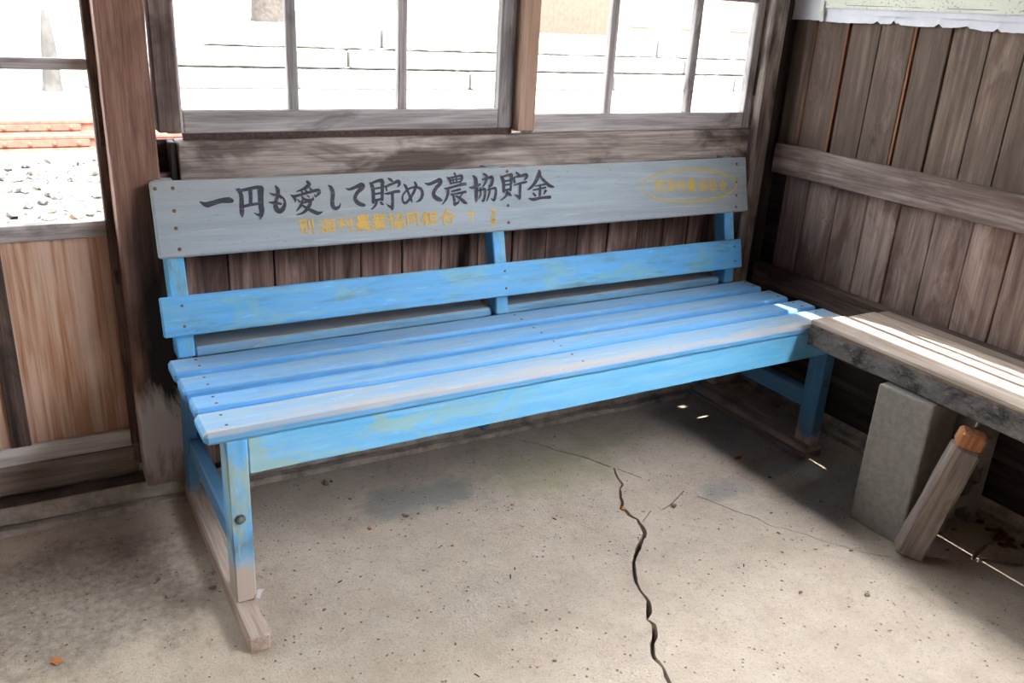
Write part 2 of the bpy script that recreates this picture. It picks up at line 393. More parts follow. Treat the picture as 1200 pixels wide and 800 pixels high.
def floor_mat():
    t = NT('worn_concrete'); o = t.obj()
    big = t.noise(o, 1.7, 5, .6, .3); med = t.noise(o, 9, 6, .65); fine = t.noise(o, 160, 4, .7); grit = t.noise(o, 420, 2, .6)
    c = t.ramp(med, [(.3, srgb(182, 165, 149)), (.5, srgb(195, 179, 162)), (.7, srgb(204, 189, 173))])
    c = t.mix(t.math('MULTIPLY', t.ramp(big, [(.54, 0.0), (.72, 1.0)]), .3), c, srgb(166, 156, 146))
    mid2 = t.noise(o, 55, 5, .7)
    c = t.mix(t.math('MULTIPLY', t.ramp(mid2, [(.3, 1.0), (.45, 0.0)]), .45), c, srgb(140, 126, 113))
    c = t.mix(t.math('MULTIPLY', t.ramp(mid2, [(.56, 0.0), (.68, 1.0)]), .4), c, srgb(212, 200, 185))
    c = t.mix(t.math('MULTIPLY', t.ramp(fine, [(.3, 1.0), (.44, 0.0)]), .55), c, srgb(118, 106, 96))
    c = t.mix(t.math('MULTIPLY', t.ramp(grit, [(.62, 0.0), (.7, 1.0)]), .35), c, srgb(210, 200, 188))
    # trodden dirt and painted-in shade in the corner by the door, a green tinge under the bench
    def blot(cx, cy, rx, ry, col, amt, c):
        v = t.vmul(t.vadd(o, (-cx, -cy, 0)), (1 / rx, 1 / ry, 0))
        ln = t.n('ShaderNodeVectorMath', operation='LENGTH'); t.set(ln.inputs[0], v)
        r = t.math('ADD', ln.outputs['Value'], t.math('MULTIPLY', t.math('SUBTRACT', med, .5), 1.6))
        return t.mix(t.math('MULTIPLY', t.ramp(r, [(.45, 1.0), (1.1, 0.0)]), amt), c, col)
    spk = t.ramp(mid2, [(.34, 1.0), (.62, .45)])
    c0 = blot(-.05, 1.78, .42, .30, srgb(104, 95, 89), .8, c)
    c = t.mix(t.math('MULTIPLY', spk, .85), c, c0)
    c = blot(1.22, 1.86, .30, .17, srgb(158, 156, 120), .45, c)
    c = blot(1.52, 1.95, .16, .08, srgb(158, 156, 122), .4, c)
    c = blot(.82, 1.86, .22, .10, srgb(140, 138, 134), .7, c)
    c = blot(1.62, 1.55, .10, .07, srgb(138, 136, 138), .6, c)
    pits = t.vor(o, 60)
    pm = t.ramp(pits, [(.10, 1.0), (.2, 0.0)])
    sel = t.ramp(t.noise(o, 23, 2), [(.50, 0.0), (.58, 1.0)])
    pm = t.math('MULTIPLY', pm, sel)
    c = t.mix(t.math('MULTIPLY', pm, .75), c, srgb(88, 78, 72))
    h = t.math('ADD', t.math('MULTIPLY', fine, .5), t.math('MULTIPLY', med, 1.2))
    h = t.math('SUBTRACT', h, t.math('MULTIPLY', pm, 1.0))
    return t.done(c, .92, t.bump(h, .8, .010), spec=.25)
M['floor'] = floor_mat()

def rough_concrete(name, a, b):
    t = NT(name); o = t.obj(); n1 = t.noise(o, 18, 6, .7); n2 = t.noise(o, 120, 4, .7)
    c = t.ramp(n1, [(.35, b), (.6, a)])
    return t.done(c, .95, t.bump(t.math('ADD', n1, t.math('MULTIPLY', n2, .5)), .8, .01), spec=.2)
M['plinth'] = rough_concrete('rough_plinth', srgb(206, 194, 180), srgb(150, 140, 128))
M['dirt'] = rough_concrete('dirt_strip', srgb(112, 100, 92), srgb(84, 74, 68))
M['ground'] = rough_concrete('gravel_ground', srgb(128, 122, 116), srgb(88, 84, 80))

def stone_mat():
    t = NT('ballast_stone'); tone = t.attr('tone', True); o = t.obj()
    c = t.ramp(tone, [(0, srgb(58, 54, 54)), (.35, srgb(92, 88, 88)), (.7, srgb(118, 114, 112)), (.9, srgb(112, 98, 86)), (1, srgb(108, 76, 58))])
    return t.done(c, .9, t.bump(t.noise(o, 60, 3), .3, .004))
M['stone'] = stone_mat()

def map_mat():
    t = NT('printed_map_paper'); o = t.obj()
    s = t.sep(o)
    c = t.ramp(t.noise(o, 5, 3), [(.35, srgb(206, 208, 192)), (.65, srgb(222, 222, 206))])
    sp = t.noise(t.vmul(o, (1, 110, 190)), 1, 2, .5)
    reg = t.ramp(t.noise(o, 9, 2), [(.42, 0.0), (.55, 1.0)])
    c = t.mix(t.math('MULTIPLY', t.math('MULTIPLY', t.ramp(sp, [(.58, 0.0), (.64, 1.0)]), reg), .6), c, srgb(112, 124, 128))
    return t.done(c, .7)
M['map'] = map_mat()
M['paper'] = simple('white_backing_paper', srgb(214, 214, 222), .75, 0, .06, 14, .2)
M['map_line'] = simple('blue_map_border', srgb(120, 136, 158), .7, 0, .1, 30)
M['tape'] = simple('yellowed_tape', srgb(206, 204, 190), .4, 0, .06, 30)

# ------------------------------------------------------------------ structure
def boolean_cut(o, cutters):
    for c in cutters:
        md = o.modifiers.new('cut', 'BOOLEAN'); md.operation = 'DIFFERENCE'; md.solver = 'EXACT'; md.object = c
    dg = bpy.context.evaluated_depsgraph_get()
    me = bpy.data.meshes.new_from_object(o.evaluated_get(dg))
    o.modifiers.clear(); old = o.data; o.data = me
    for c in cutters:
        d = c.data; bpy.data.objects.remove(c); bpy.data.meshes.remove(d)
    return o

def plain_box(name, mat, x0, x1, y0, y1, z0, z1, parent=None):
    v = [(x, y, z) for x in (x0, x1) for y in (y0, y1) for z in (z0, z1)]
    me = bpy.data.meshes.new(name)
    me.from_pydata(v, [], [(0, 1, 3, 2), (4, 6, 7, 5), (0, 4, 5, 1), (2, 3, 7, 6), (0, 2, 6, 4), (1, 5, 7, 3)])
    if mat: me.materials.append(mat)
    o = bpy.data.objects.new(name, me); COL.objects.link(o)
    if parent is not None: o.parent = parent
    return o

def crack_cutter(pts, depth=.05, seed=0):
    """closed prism following a jagged line; pts = (x, y, width)"""
    rd = random.Random(seed); fine = []
    for (a, b) in zip(pts, pts[1:]):
        L = math.hypot(b[0] - a[0], b[1] - a[1]); n = max(2, int(L / .012))
        for i in range(n):
            q = i / n; j = 0 if i == 0 else rd.uniform(-.0022, .0022)
            fine.append((a[0] + (b[0] - a[0]) * q + j, a[1] + (b[1] - a[1]) * q + j * .5, (a[2] + (b[2] - a[2]) * q) * rd.uniform(.8, 1.2)))
    fine.append(pts[-1])
    L, Rr = [], []
    for i, p in enumerate(fine):
        a = fine[max(0, i - 1)]; b = fine[min(len(fine) - 1, i + 1)]
        d = Vector((b[0] - a[0], b[1] - a[1])); d.normalize(); nx, ny = -d.y, d.x
        L.append((p[0] + nx * p[2] / 2, p[1] + ny * p[2] / 2)); Rr.append((p[0] - nx * p[2] / 2, p[1] - ny * p[2] / 2))
    n = len(fine); v = [(x, y, .02) for x, y in L] + [(x, y, .02) for x, y in Rr] + [(x, y, -depth) for x, y in L] + [(x, y, -depth) for x, y in Rr]
    f = []
    for i in range(n - 1):
        f += [(i, n + i, n + i + 1, i + 1), (2 * n + i, 2 * n + i + 1, 3 * n + i + 1, 3 * n + i), (i, i + 1, 2 * n + i + 1, 2 * n + i), (n + i, 3 * n + i, 3 * n + i + 1, n + i + 1)]
    f += [(0, 2 * n, 3 * n, n), (n - 1, 2 * n - 1, 4 * n - 1, 3 * n - 1)]
    me = bpy.data.meshes.new('cutter'); me.from_pydata(v, [], f)
    bm = bmesh.new(); bm.from_mesh(me); bmesh.ops.recalc_face_normals(bm, faces=bm.faces); bm.to_mesh(me); bm.free()
    o = bpy.data.objects.new('cutter', me); COL.objects.link(o); return o

# floor with its cracks
floor = plain_box('floor', M['floor'], -2.4, 2.36, -2.3, 2.30, -.30, 0)
main_crack = [(1.405,1.781,.0031),(1.382,1.73,.0036),(1.372,1.692,.0053),(1.351,1.677,.0041),(1.327,1.639,.0052),(1.315,1.613,.0051),(1.3,1.597,.0079),(1.295,1.554,.0066),(1.303,1.528,.0044),(1.294,1.497,.0076),(1.28,1.465,.0091),(1.259,1.45,.0074),(1.219,1.415,.0088),(1.178,1.377,.006),(1.156,1.344,.0069),(1.135,1.307,.0058),(1.125,1.272,.0043),(1.12,1.241,.0066),(1.097,1.209,.0078),(1.078,1.192,.0041),(1.081,1.171,.0063),(1.061,1.14,.0079),(1.038,1.122,.0061),(1.017,1.086,.0068),(1.017,1.059,.0042),(1.003,1.022,.0066),(.98,.96,.006),(.95,.88,.006),(.93,.75,.004)]
hair = lambda pts, w: [(x, y, w) for x, y in pts]
cuts = [main_crack,
        hair([(1.158,2.105),(1.199,2.086),(1.228,2.049),(1.277,1.998),(1.31,1.936),(1.34,1.9),(1.372,1.846),(1.398,1.79)], .0026),
        hair([(1.41,1.775),(1.422,1.747),(1.446,1.699)], .0012),
        hair([(1.513,1.593),(1.468,1.568),(1.427,1.548),(1.394,1.539)], .0018),
        hair([(1.363,1.548),(1.33,1.527),(1.306,1.512)], .0013),
        hair([(1.53,1.555),(1.554,1.501),(1.571,1.46),(1.604,1.403),(1.615,1.354),(1.647,1.317),(1.676,1.274),(1.701,1.224),(1.734,1.184),(1.766,1.141),(1.80,1.118)], .0013),
        hair([(1.86,1.095),(1.899,1.069),(1.937,1.039),(1.972,1.017)], .0030),
        [(1.98,1.02,.006),(2.033,1.036,.009),(2.088,1.048,.006),(2.136,1.044,.004),(2.17,1.04,.003)],
        [(1.983,1.012,.008),(2.018,1.004,.010),(2.038,.985,.012),(2.069,.959,.012),(2.094,.952,.010),(2.127,.905,.008),(2.15,.8,.005)]]
boolean_cut(floor, [crack_cutter([(x, y, w * (1.5 if i == 0 else 1.3 if i > 5 else 2.1)) for x, y, w in c], seed=i) for i, c in enumerate(cuts)])
tag(floor, 'pale worn concrete floor with one long jagged crack', kind='structure')

def plinth(name, x0, x1, y0, y1, z1, axis, seed):
    """rough cast strip with a broken edge"""
    n = 90; L = (x1 - x0) if axis == 'x' else (y1 - y0); mb = MB()
    def P(a, q, z):
        return (x0 + a, q, z) if axis == 'x' else (q, y0 + a, z)
    prof_front = y0 if axis == 'x' else x0
    back = y1 if axis == 'x' else x1
    rings = []
    for i in range(n + 1):
        a = L * i / n; s1 = noise.noise(Vector((a * 6, seed, 0))) * .010 + noise.noise(Vector((a * 28, seed, 3))) * .005
        s2 = noise.noise(Vector((a * 5, seed + 5, 0))) * .007 + noise.noise(Vector((a * 25, seed + 7, 3))) * .003
        pr = [(prof_front - .022 + s2 * .6, -.05), (prof_front - .022 + s2 * .6, .015 + s2), (prof_front + .010, .013 + s2), (prof_front + s1 * .3, .019 + s2), (prof_front + s1 * .5, z1 - .018 + s2), (prof_front + .012 + s1, z1 + s2), (back, z1 + s2 * .3), (back, -.05)]
        rings.append([mb.vert(P(a, q, z), (a, q, z), (0, 0, 0), .5) for q, z in pr])
    k = len(rings[0])
    for A, B in zip(rings, rings[1:]):
        for j in range(k): mb.f.append((A[j], A[(j + 1) % k], B[(j + 1) % k], B[j]))
    mb.f.append(tuple(reversed(rings[0]))); mb.f.append(tuple(rings[-1]))
    return mb.build(name, M['plinth'])
tag(plinth('baseboard_back', -2.4, 2.2, 2.115, 2.135, .056, 'x', 3), 'rough pale concrete kerb along the foot of the window wall', kind='structure')
tag(plain_box('trim_9', M['dirt'], -2.4, 2.215, 2.13, 2.34, -.05, .050), 'dirty ledge of earth behind the concrete kerb', kind='structure')
tag(plinth('baseboard_right', 2.205, 2.34, -2.2, 2.34, .052, 'y', 11), 'rough grey concrete kerb under the right wall', kind='structure')

# back wall: vertical boards under the windows
gx = [.272,.305,.42,.536,.654,.771,.891,1.01,1.127,1.243,1.359,1.474,1.588,1.703,1.811,1.912,2.025,2.10]
wb = MB()
for i, (a, b) in enumerate(zip(gx, gx[1:])):
    wb.box(a + .0018, b - .0018, 2.17 + (i % 3) * .002, 2.19, .05, .84, 'z', r=.002, seed=100 + i)
wb.box(-2.4, -1.75, 2.17, 2.19, .05, 2.5, 'z', seed=150)
wb.box(-2.4, 2.215, 2.17, 2.19, 1.90, 2.5, 'x', seed=151)
wall_back = wb.build('wall_back', M['back_board'])
MB().box(.272, 2.24, 2.193, 2.205, .03, .915, 'x').build('backing_boards', M['dark_timber'], wall_back)
tag(wall_back, 'dark brown vertical boards of the window wall', kind='structure')

# posts and beams
def trim(name, mat, label, *a, **kw):
    return tag(boxobj(name, M[mat], *a, **kw), label, kind='structure')
trim('trim_1', 'post', 'stout reddish brown timber post beside the door', .172, .272, 2.12, 2.22, .045, 2.5, 'z', r=.004, n=30, seed=5, jit=.002)
trim('trim_2', 'grey_wood', 'weathered corner post where the walls meet', 2.098, 2.165, 2.118, 2.20, .05, 2.5, 'z', r=.006, n=30, seed=9, jit=.004)
trim('trim_3', 'dark_timber', 'dark filler stud in the corner', 2.166, 2.235, 2.142, 2.2, .05, 2.5, 'z', seed=10)
trim('trim_4', 'grey_wood', 'grey weathered beam below the windows', .319, 2.097, 2.14, 2.19, .826, .917, 'x', r=.003, n=24, seed=22, jit=.002)
trim('trim_5', 'dark_timber', 'dark stub of timber at the end of the beam', .302, .3165, 2.15, 2.20, .40, .914, 'z', seed=23)
trim('trim_6', 'rusty_iron', 'rusty sliding track under the left window', .335, 1.212, 2.158, 2.172, .917, .932, 'x', r=.001, seed=24)
trim('trim_7', 'fresh', 'paler brown mullion post between the two windows', 1.214, 1.268, 2.128, 2.19, .926, 1.90, 'z', r=.003, seed=25)

# windows
def window(n, x0, x1, y, mulls, label, jamb_l=None, jamb_r=None, st_l=.04, st_r=.04, z0=.932, z1=1.88, hz=(1.30, 1.60)):
    w = empty('window_%d' % n); tag(w, label, kind='structure')
    fr = MB()
    fr.box(x0, x0 + st_l, y, y + .03, z0, z1, 'z', r=.003)
    fr.box(x1 - st_r, x1, y, y + .03, z0, z1, 'z', r=.003)
    fr.box(x0 + st_l, x1 - st_r, y, y + .03, z0, z0 + .053, 'x', r=.003, jit=.001)
    fr.box(x0 + st_l, x1 - st_r, y, y + .03, z1 - .05, z1, 'x', r=.003)
    fr.build('sash_frame', M['sash'], w)
    for m in mulls:
        MB().box(m - .0125, m + .0125, y + .002, y + .028, z0 + .05, z1 - .045, 'z', r=.004, jit=.0012).build('glazing_bar', M['sash'], w)
    for h in hz:
        MB().box(x0 + st_l - .002, x1 - st_r + .002, y + .004, y + .026, h, h + .022, 'x', r=.003).build('glazing_bar', M['sash'], w)
    plain_box('pane', M['glass'], x0 + .01, x1 - .01, y + .014, y + .017, z0 + .02, z1 - .02, w)
    for j in (jamb_l, jamb_r):
        if j: MB().box(j[0], j[1], y - .012, y + .035, j[2], 1.9, 'z', r=.003, jit=.0012).build('jamb', M['jamb'], w)
    MB().box(x0 - .03, x1 + .03, y - .01, y + .03, z1, z1 + .04, 'x').build('head', M['sash'], w)
    return w
window(1, .30, 1.212, 2.158, (.6, .885), 'left sliding window, three panes wide, with grey wooden bars', jamb_l=(.281, .332, .936), st_l=.038, st_r=.046)
window(2, 1.25, 2.098, 2.152, (1.532, 1.838), 'right window beside the corner, with grey wooden bars', jamb_r=(2.098, 2.128, .926), st_l=.024, st_r=.03, z0=.9175)

# door
def door(n, x0, x1, label, y=2.205):
    d = empty('door_%d' % n); tag(d, label, kind='structure')
    fr = MB()
    fr.box(x1 - .05, x1, y, y + .032, .132, 1.9, 'z', r=.003)
    fr.box(x0, x0 + .05, y, y + .032, .132, 1.9, 'z', r=.003)
    fr.build('stile', M['jamb'], d)
    lo = MB().box(x0 + .05, x1 - .05, y - .001, y + .03, .130, .177, 'x', r=.002, seed=31).build('bottom_rail', M['pale_rail'], d)
    MB().box(x0 + .05, x1 - .05, y - .001, y + .03, .689, .727, 'x', r=.002, seed=32).build('middle_rail', M['sash'], d)
    MB().box(x0 + .05, x1 - .05, y, y + .03, 1.86, 1.9, 'x', r=.002).build('top_rail', M['sash'], d)
    for h in (1.067, 1.40): MB().box(x0 + .05, x1 - .05, y + .002, y + .026, h, h + .024, 'x', r=.003).build('glazing_bar', M['sash'], d)
    xs = [x0 + .05, x0 + .05 + (x1 - x0 - .1) * .35, x1 - .05 - .2455, x1 - .05]
    for i, (a, b) in enumerate(zip(xs, xs[1:])):
        MB().box(a, b, y + .012, y + .02, .175, .69, 'z', r=.001, seed=40 + i + n, n=12).build('lower_panel', M['door_panel'], d)
    for a in xs[1:-1]: MB().box(a - .021, a + .021, y + .002, y + .026, .175, .69, 'z', r=.002, seed=50).build('panel_bar', M['jamb'], d)
    plain_box('pane', M['glass'], x0 + .04, x1 - .04, y + .013, y + .016, .72, 1.87, d)
    return d
dr = door(1, -.75, .203, 'sliding door with glass above a streaky orange brown panel')
MB().box(.160, .178, 2.196, 2.205, .90, .99, 'z', r=.002).build('latch_plate', M['rusty_iron'], dr)
hk = MB().lathe((.162, 2.204, .600), (0, -1, 0), [(0, .006), (.008, .006), (.010, .003), (.02, .003)]).box(.158, .166, 2.184, 2.190, .575, .604, 'z', r=.001)
hk.build('latch_hook', M['rusty_iron'], dr)
door(2, -1.70, -.75, 'second sliding door out to the left')
trim('light_stop', 'dark_timber', 'unseen dark block added to stop light behind the foot of the door post', .13, .30, 2.252, 2.275, .0, .16, 'z', seed=77)  # added only to close a light leak beside the threshold beam
trim('trim_8', 'skid', 'worn wooden threshold beam under the sliding door', -1.75, .165, 2.19, 2.25, .050, .130, 'x', r=.012, n=24, seed=33, jit=.004)

# right wall
XR = 2.21
ug = [2.125, 2.04, 1.915, 1.80, 1.68, 1.57, 1.46, 1.36, 1.25, 1.13, 1.01, .89, .77, .62, .42]
rb = MB()
for i, (b, a) in enumerate(zip(ug, ug[1:])):
    g = .008 if i in (1, 3) else .0016
    rb.box(XR + (i * 7 % 4) * .0015, XR + .018, a + g, b - (.0016 if i not in (2, 4) else .009), .865, 2.5 if b > .78 else 1.38, 'z', r=.002, seed=200 + i, n=20)

WY0, WY1, WZ0, WZ1 = -2.1, .77, 1.38, 2.499      # the opening nearer than the picture, through which the light falls
y = .42
i = 0
while y > -2.2:
    rb.box(XR, XR + .018, y - .12 + .0016, y - .0016, .865, WZ0, 'z', seed=240 + i)
    y -= .12; i += 1
wall_right = rb.build('wall_right', M['right_board']); tag(wall_right, 'brown board wall on the right', kind='structure')
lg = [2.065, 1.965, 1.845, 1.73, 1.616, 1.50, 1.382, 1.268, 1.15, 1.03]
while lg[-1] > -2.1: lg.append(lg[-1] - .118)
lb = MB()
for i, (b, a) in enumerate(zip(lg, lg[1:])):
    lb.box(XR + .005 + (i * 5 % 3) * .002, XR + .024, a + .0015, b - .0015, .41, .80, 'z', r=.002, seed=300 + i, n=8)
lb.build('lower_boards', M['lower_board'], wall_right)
MB().box(2.216, 2.236, -2.2, 2.12, .05, .165, 'y', seed=380).box(2.220, 2.238, -2.2, 2.12, .167, .29, 'y', seed=381).box(2.214, 2.234, -2.2, 2.12, .292, .41, 'y', seed=382).build('foot_boards', M['dark_timber'], wall_right)  # horizontal boards, coloured dark to deepen the shade below the ledge
MB().box(XR + .026, XR + .034, -2.2, 2.21, .02, WZ0, 'y').box(XR + .026, XR + .034, WY1, 2.2, WZ0, 2.5, 'y').box(XR + .026, XR + .034, -2.2, WY0, WZ0, 2.5, 'y').build('backing_boards', M['dark_timber'], wall_right)  # dark layer added behind the boards to keep sun from leaking through joints
tg = MB()
for yy, wd in ((2.042, .006), (1.919, .008), (1.683, .008)): tg.box(XR + .002, XR + .016, yy - wd / 2, yy + wd / 2, .866, 2.5, 'z', r=.001)
tg.build('exposed_tongue', M['tongue'], wall_right)
trim('trim_10', 'rail', 'grey brown rail nailed across the right wall boards', 2.180, 2.212, -2.2, 2.105, .782, .876, 'y', r=.004, n=30, seed=61, jit=.002)
trim('trim_11', 'jamb', 'brown ledge rail along the foot of the right wall boards', 2.174, 2.214, -2.2, 2.11, .40, .472, 'y', r=.004, n=30, seed=62, jit=.002)
w3 = empty('window_3'); tag(w3, 'high window of the right wall, nearer than the photo shows', kind='structure')
fr = MB().box(XR + .006, XR + .034, WY1 - .02, WY1, WZ0, WZ1, 'z').box(XR + .006, XR + .034, WY0, WY0 + .04, WZ0, WZ1, 'z').box(XR + .006, XR + .034, WY0, WY1, WZ0, WZ0 + .010, 'y')
fr.build('window_frame', M['sash'], w3)
for zz, hh in ((1.67, .05), (1.99, .09)): MB().box(XR + .012, XR + .024, WY0, WY1, zz, zz + hh, 'y').build('glazing_bar', M['sash'], w3)

# the rest of the waiting room: front and left walls, ceiling
wf = MB()
def vboards(mb, x0, x1, y0, y1, z0, z1, along, step=.15, seed=0):
    a0, a1 = (x0, x1) if along == 'x' else (y0, y1); a = a0; k = 0
    while a < a1 - .001:
        b = min(a + step, a1)
        if along == 'x': mb.box(a + .001, b - .001, y0, y1, z0, z1, 'z', seed=seed + k, n=4)
        else: mb.box(x0, x1, a + .001, b - .001, z0, z1, 'z', seed=seed + k, n=4)
        a = b; k += 1
FRONT = dict(door=(-2.1, -1.4), ztop=2.05)
vboards(wf, -2.4, FRONT['door'][0], -2.22, -2.20, 0, 2.5, 'x', seed=400)
vboards(wf, FRONT['door'][1], 2.215, -2.22, -2.20, 0, 2.5, 'x', seed=430)
vboards(wf, FRONT['door'][0], FRONT['door'][1], -2.22, -2.20, 0, 2.5, 'x', seed=460)
tag(wf.build('wall_front', M['right_board']), 'board wall behind the viewer', kind='structure')
wl = MB()
vboards(wl, -2.42, -2.40, -2.2, 2.2, 0, 2.5, 'y', seed=520)
tag(wl.build('wall_left', M['right_board']), 'board wall far to the left', kind='structure')
ce = MB()
yy = -2.2
while yy < 2.2: ce.box(-2.4, 2.24, yy + .001, yy + .199, 2.5, 2.52, 'x', seed=int(yy * 10) + 700, n=4); yy += .2
tag(ce.build('ceiling', M['ceiling']), 'board ceiling of the shelter', kind='structure')
tag(plain_box('trim_12', M['roof'], -2.6, 2.255, -3.0, 2.9, 2.56, 2.62), 'sheet roof of the shelter', kind='structure')

# ------------------------------------------------------------------ the blue bench
bench = empty('slatted_bench', (.235, 1.567, 0), R(.9))
tag(bench, 'long blue painted slatted bench with a lettered grey backboard', 'bench')
ZT, TH = .452, .027
def nail(parent, c, axis, r=.0036):
    return MB().lathe(c, axis, [(-.003, r), (.0004, r), (.0012, r * .6)], 8).build('nail', M['rust'], parent)
slats = [(-.008, .096, .000, 1.826, 'blue_slat_edge'), (.108, .180, .006, 1.818, 'blue_slat'), (.205, .290, .003, 1.803, 'blue_slat'), (.316, .398, .002, 1.800, 'blue_slat')]
for i, (a, b, x0, x1, mt) in enumerate(slats):
    sl = MB().box(x0, x1, a, b, ZT - TH, ZT, 'x', r=.006 if i else .009, n=24, seed=80 + i, jit=.0014, tone=(.5, .45, .75, .65)[i]).build('seat_slat', M[mt], bench)
    for px in (.055, .905, 1.775):
        for py in (a + (b - a) * .28, a + (b - a) * .75): nail(sl, (px + .004 * i - .006, py, ZT), Z)
for (x0, x1, sd) in ((.073, .884, 90), (.926, 1.742, 91)):
    MB().box(x0, x1, .452, .540, ZT - TH, ZT, 'x', r=.006, seed=sd, jit=.0014).build('seat_slat', M['blue_slat_dusty'], bench)
MB().box(.083, 1.764, .002, .024, .342, ZT - TH - .001, 'x', r=.003, seed=95, n=24).build('front_apron', M['blue_front'], bench)
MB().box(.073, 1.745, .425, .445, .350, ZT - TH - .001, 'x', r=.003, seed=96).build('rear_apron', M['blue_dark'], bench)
for k, x0 in enumerate((.040, .885, 1.766)):
    if k != 1:
        lg_ = MB().box(x0, x0 + .0425, .0, .060, .040, ZT - TH - .001, 'z', r=.003, seed=98 + k, n=10).build('front_leg', M['blue_leg' if k == 0 else 'blue_leg_shaded'], bench)
        bx = x0 + .018
        MB().lathe((bx, .0, .245), (0, -1, 0), [(0, .0115), (.0018, .0115), (.0018, .007), (.004, .0085), (.007, .0075), (.009, .004)], 12).build('bolt', M['bolt'], lg_)
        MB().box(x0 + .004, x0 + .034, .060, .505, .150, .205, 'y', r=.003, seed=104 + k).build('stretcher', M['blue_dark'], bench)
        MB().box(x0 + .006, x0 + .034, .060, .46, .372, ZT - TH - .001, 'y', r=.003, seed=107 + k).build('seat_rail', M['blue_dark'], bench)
    else:
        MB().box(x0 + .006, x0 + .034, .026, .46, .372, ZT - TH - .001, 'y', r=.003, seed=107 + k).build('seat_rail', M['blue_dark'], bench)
# bent back posts: foot, seat, reclining top (y, z, half depth)
sh = 1.0
prof = [(.520, .040, .024), (.500, .16, .025), (.478, .32, .026), (.458, .44, .026), (.466, .52, .026), (.498, .65, .025), (.530, .77, .024), (.541, .812, .023)]
for k, x0 in enumerate((.030, .884, 1.742)):
    MB().sweep(prof[3:], x0, x0 + (.0405, .0385, .041)[k], r=.003, seed=110 + k).build('back_post', M['blue_back'], bench)
    MB().sweep(prof[:3] + [(.458, .4395, .024)], x0 + .007, x0 + .034, r=.003, seed=114 + k).build('rear_leg', M['blue_leg_shaded'], bench)
    MB().sweep([(.541, .8125, .023), (.545, .836, .0225)], x0, x0 + .040, r=.003, seed=117 + k).build('post_tip', M['board'], bench)
# lower back rail
a = Vector((0, .055, .205)).normalized(); nrm = X.cross(a)
def post_front(z):
    for (y0, z0, h0), (y1, z1, h1) in zip(prof, prof[1:]):
        if z0 <= z <= z1:
            q = (z - z0) / (z1 - z0); return y0 + (y1 - y0) * q - (h0 + (h1 - h0) * q)
U_ = Vector((1, 0, -.004)).normalized()
V_ = Vector((0, .047, .170)); V_ = (V_ - U_ * U_.dot(V_)).normalized(); N_ = U_.cross(V_)      # N_ faces the room
c = Vector((.900, post_front(.538) - .0095, .538)) 
br = MB().plank(c, U_, V_, -N_, 1.793, .093, .018, r=.003, seed=120, n=24, jit=.001).build('back_rail', M['blue_back'], bench)
for px in (.050, .905, 1.765):
    for s_ in (-.024, .024): nail(br, c + U_ * (px - .9) + V_ * s_ + N_ * .009, N_)
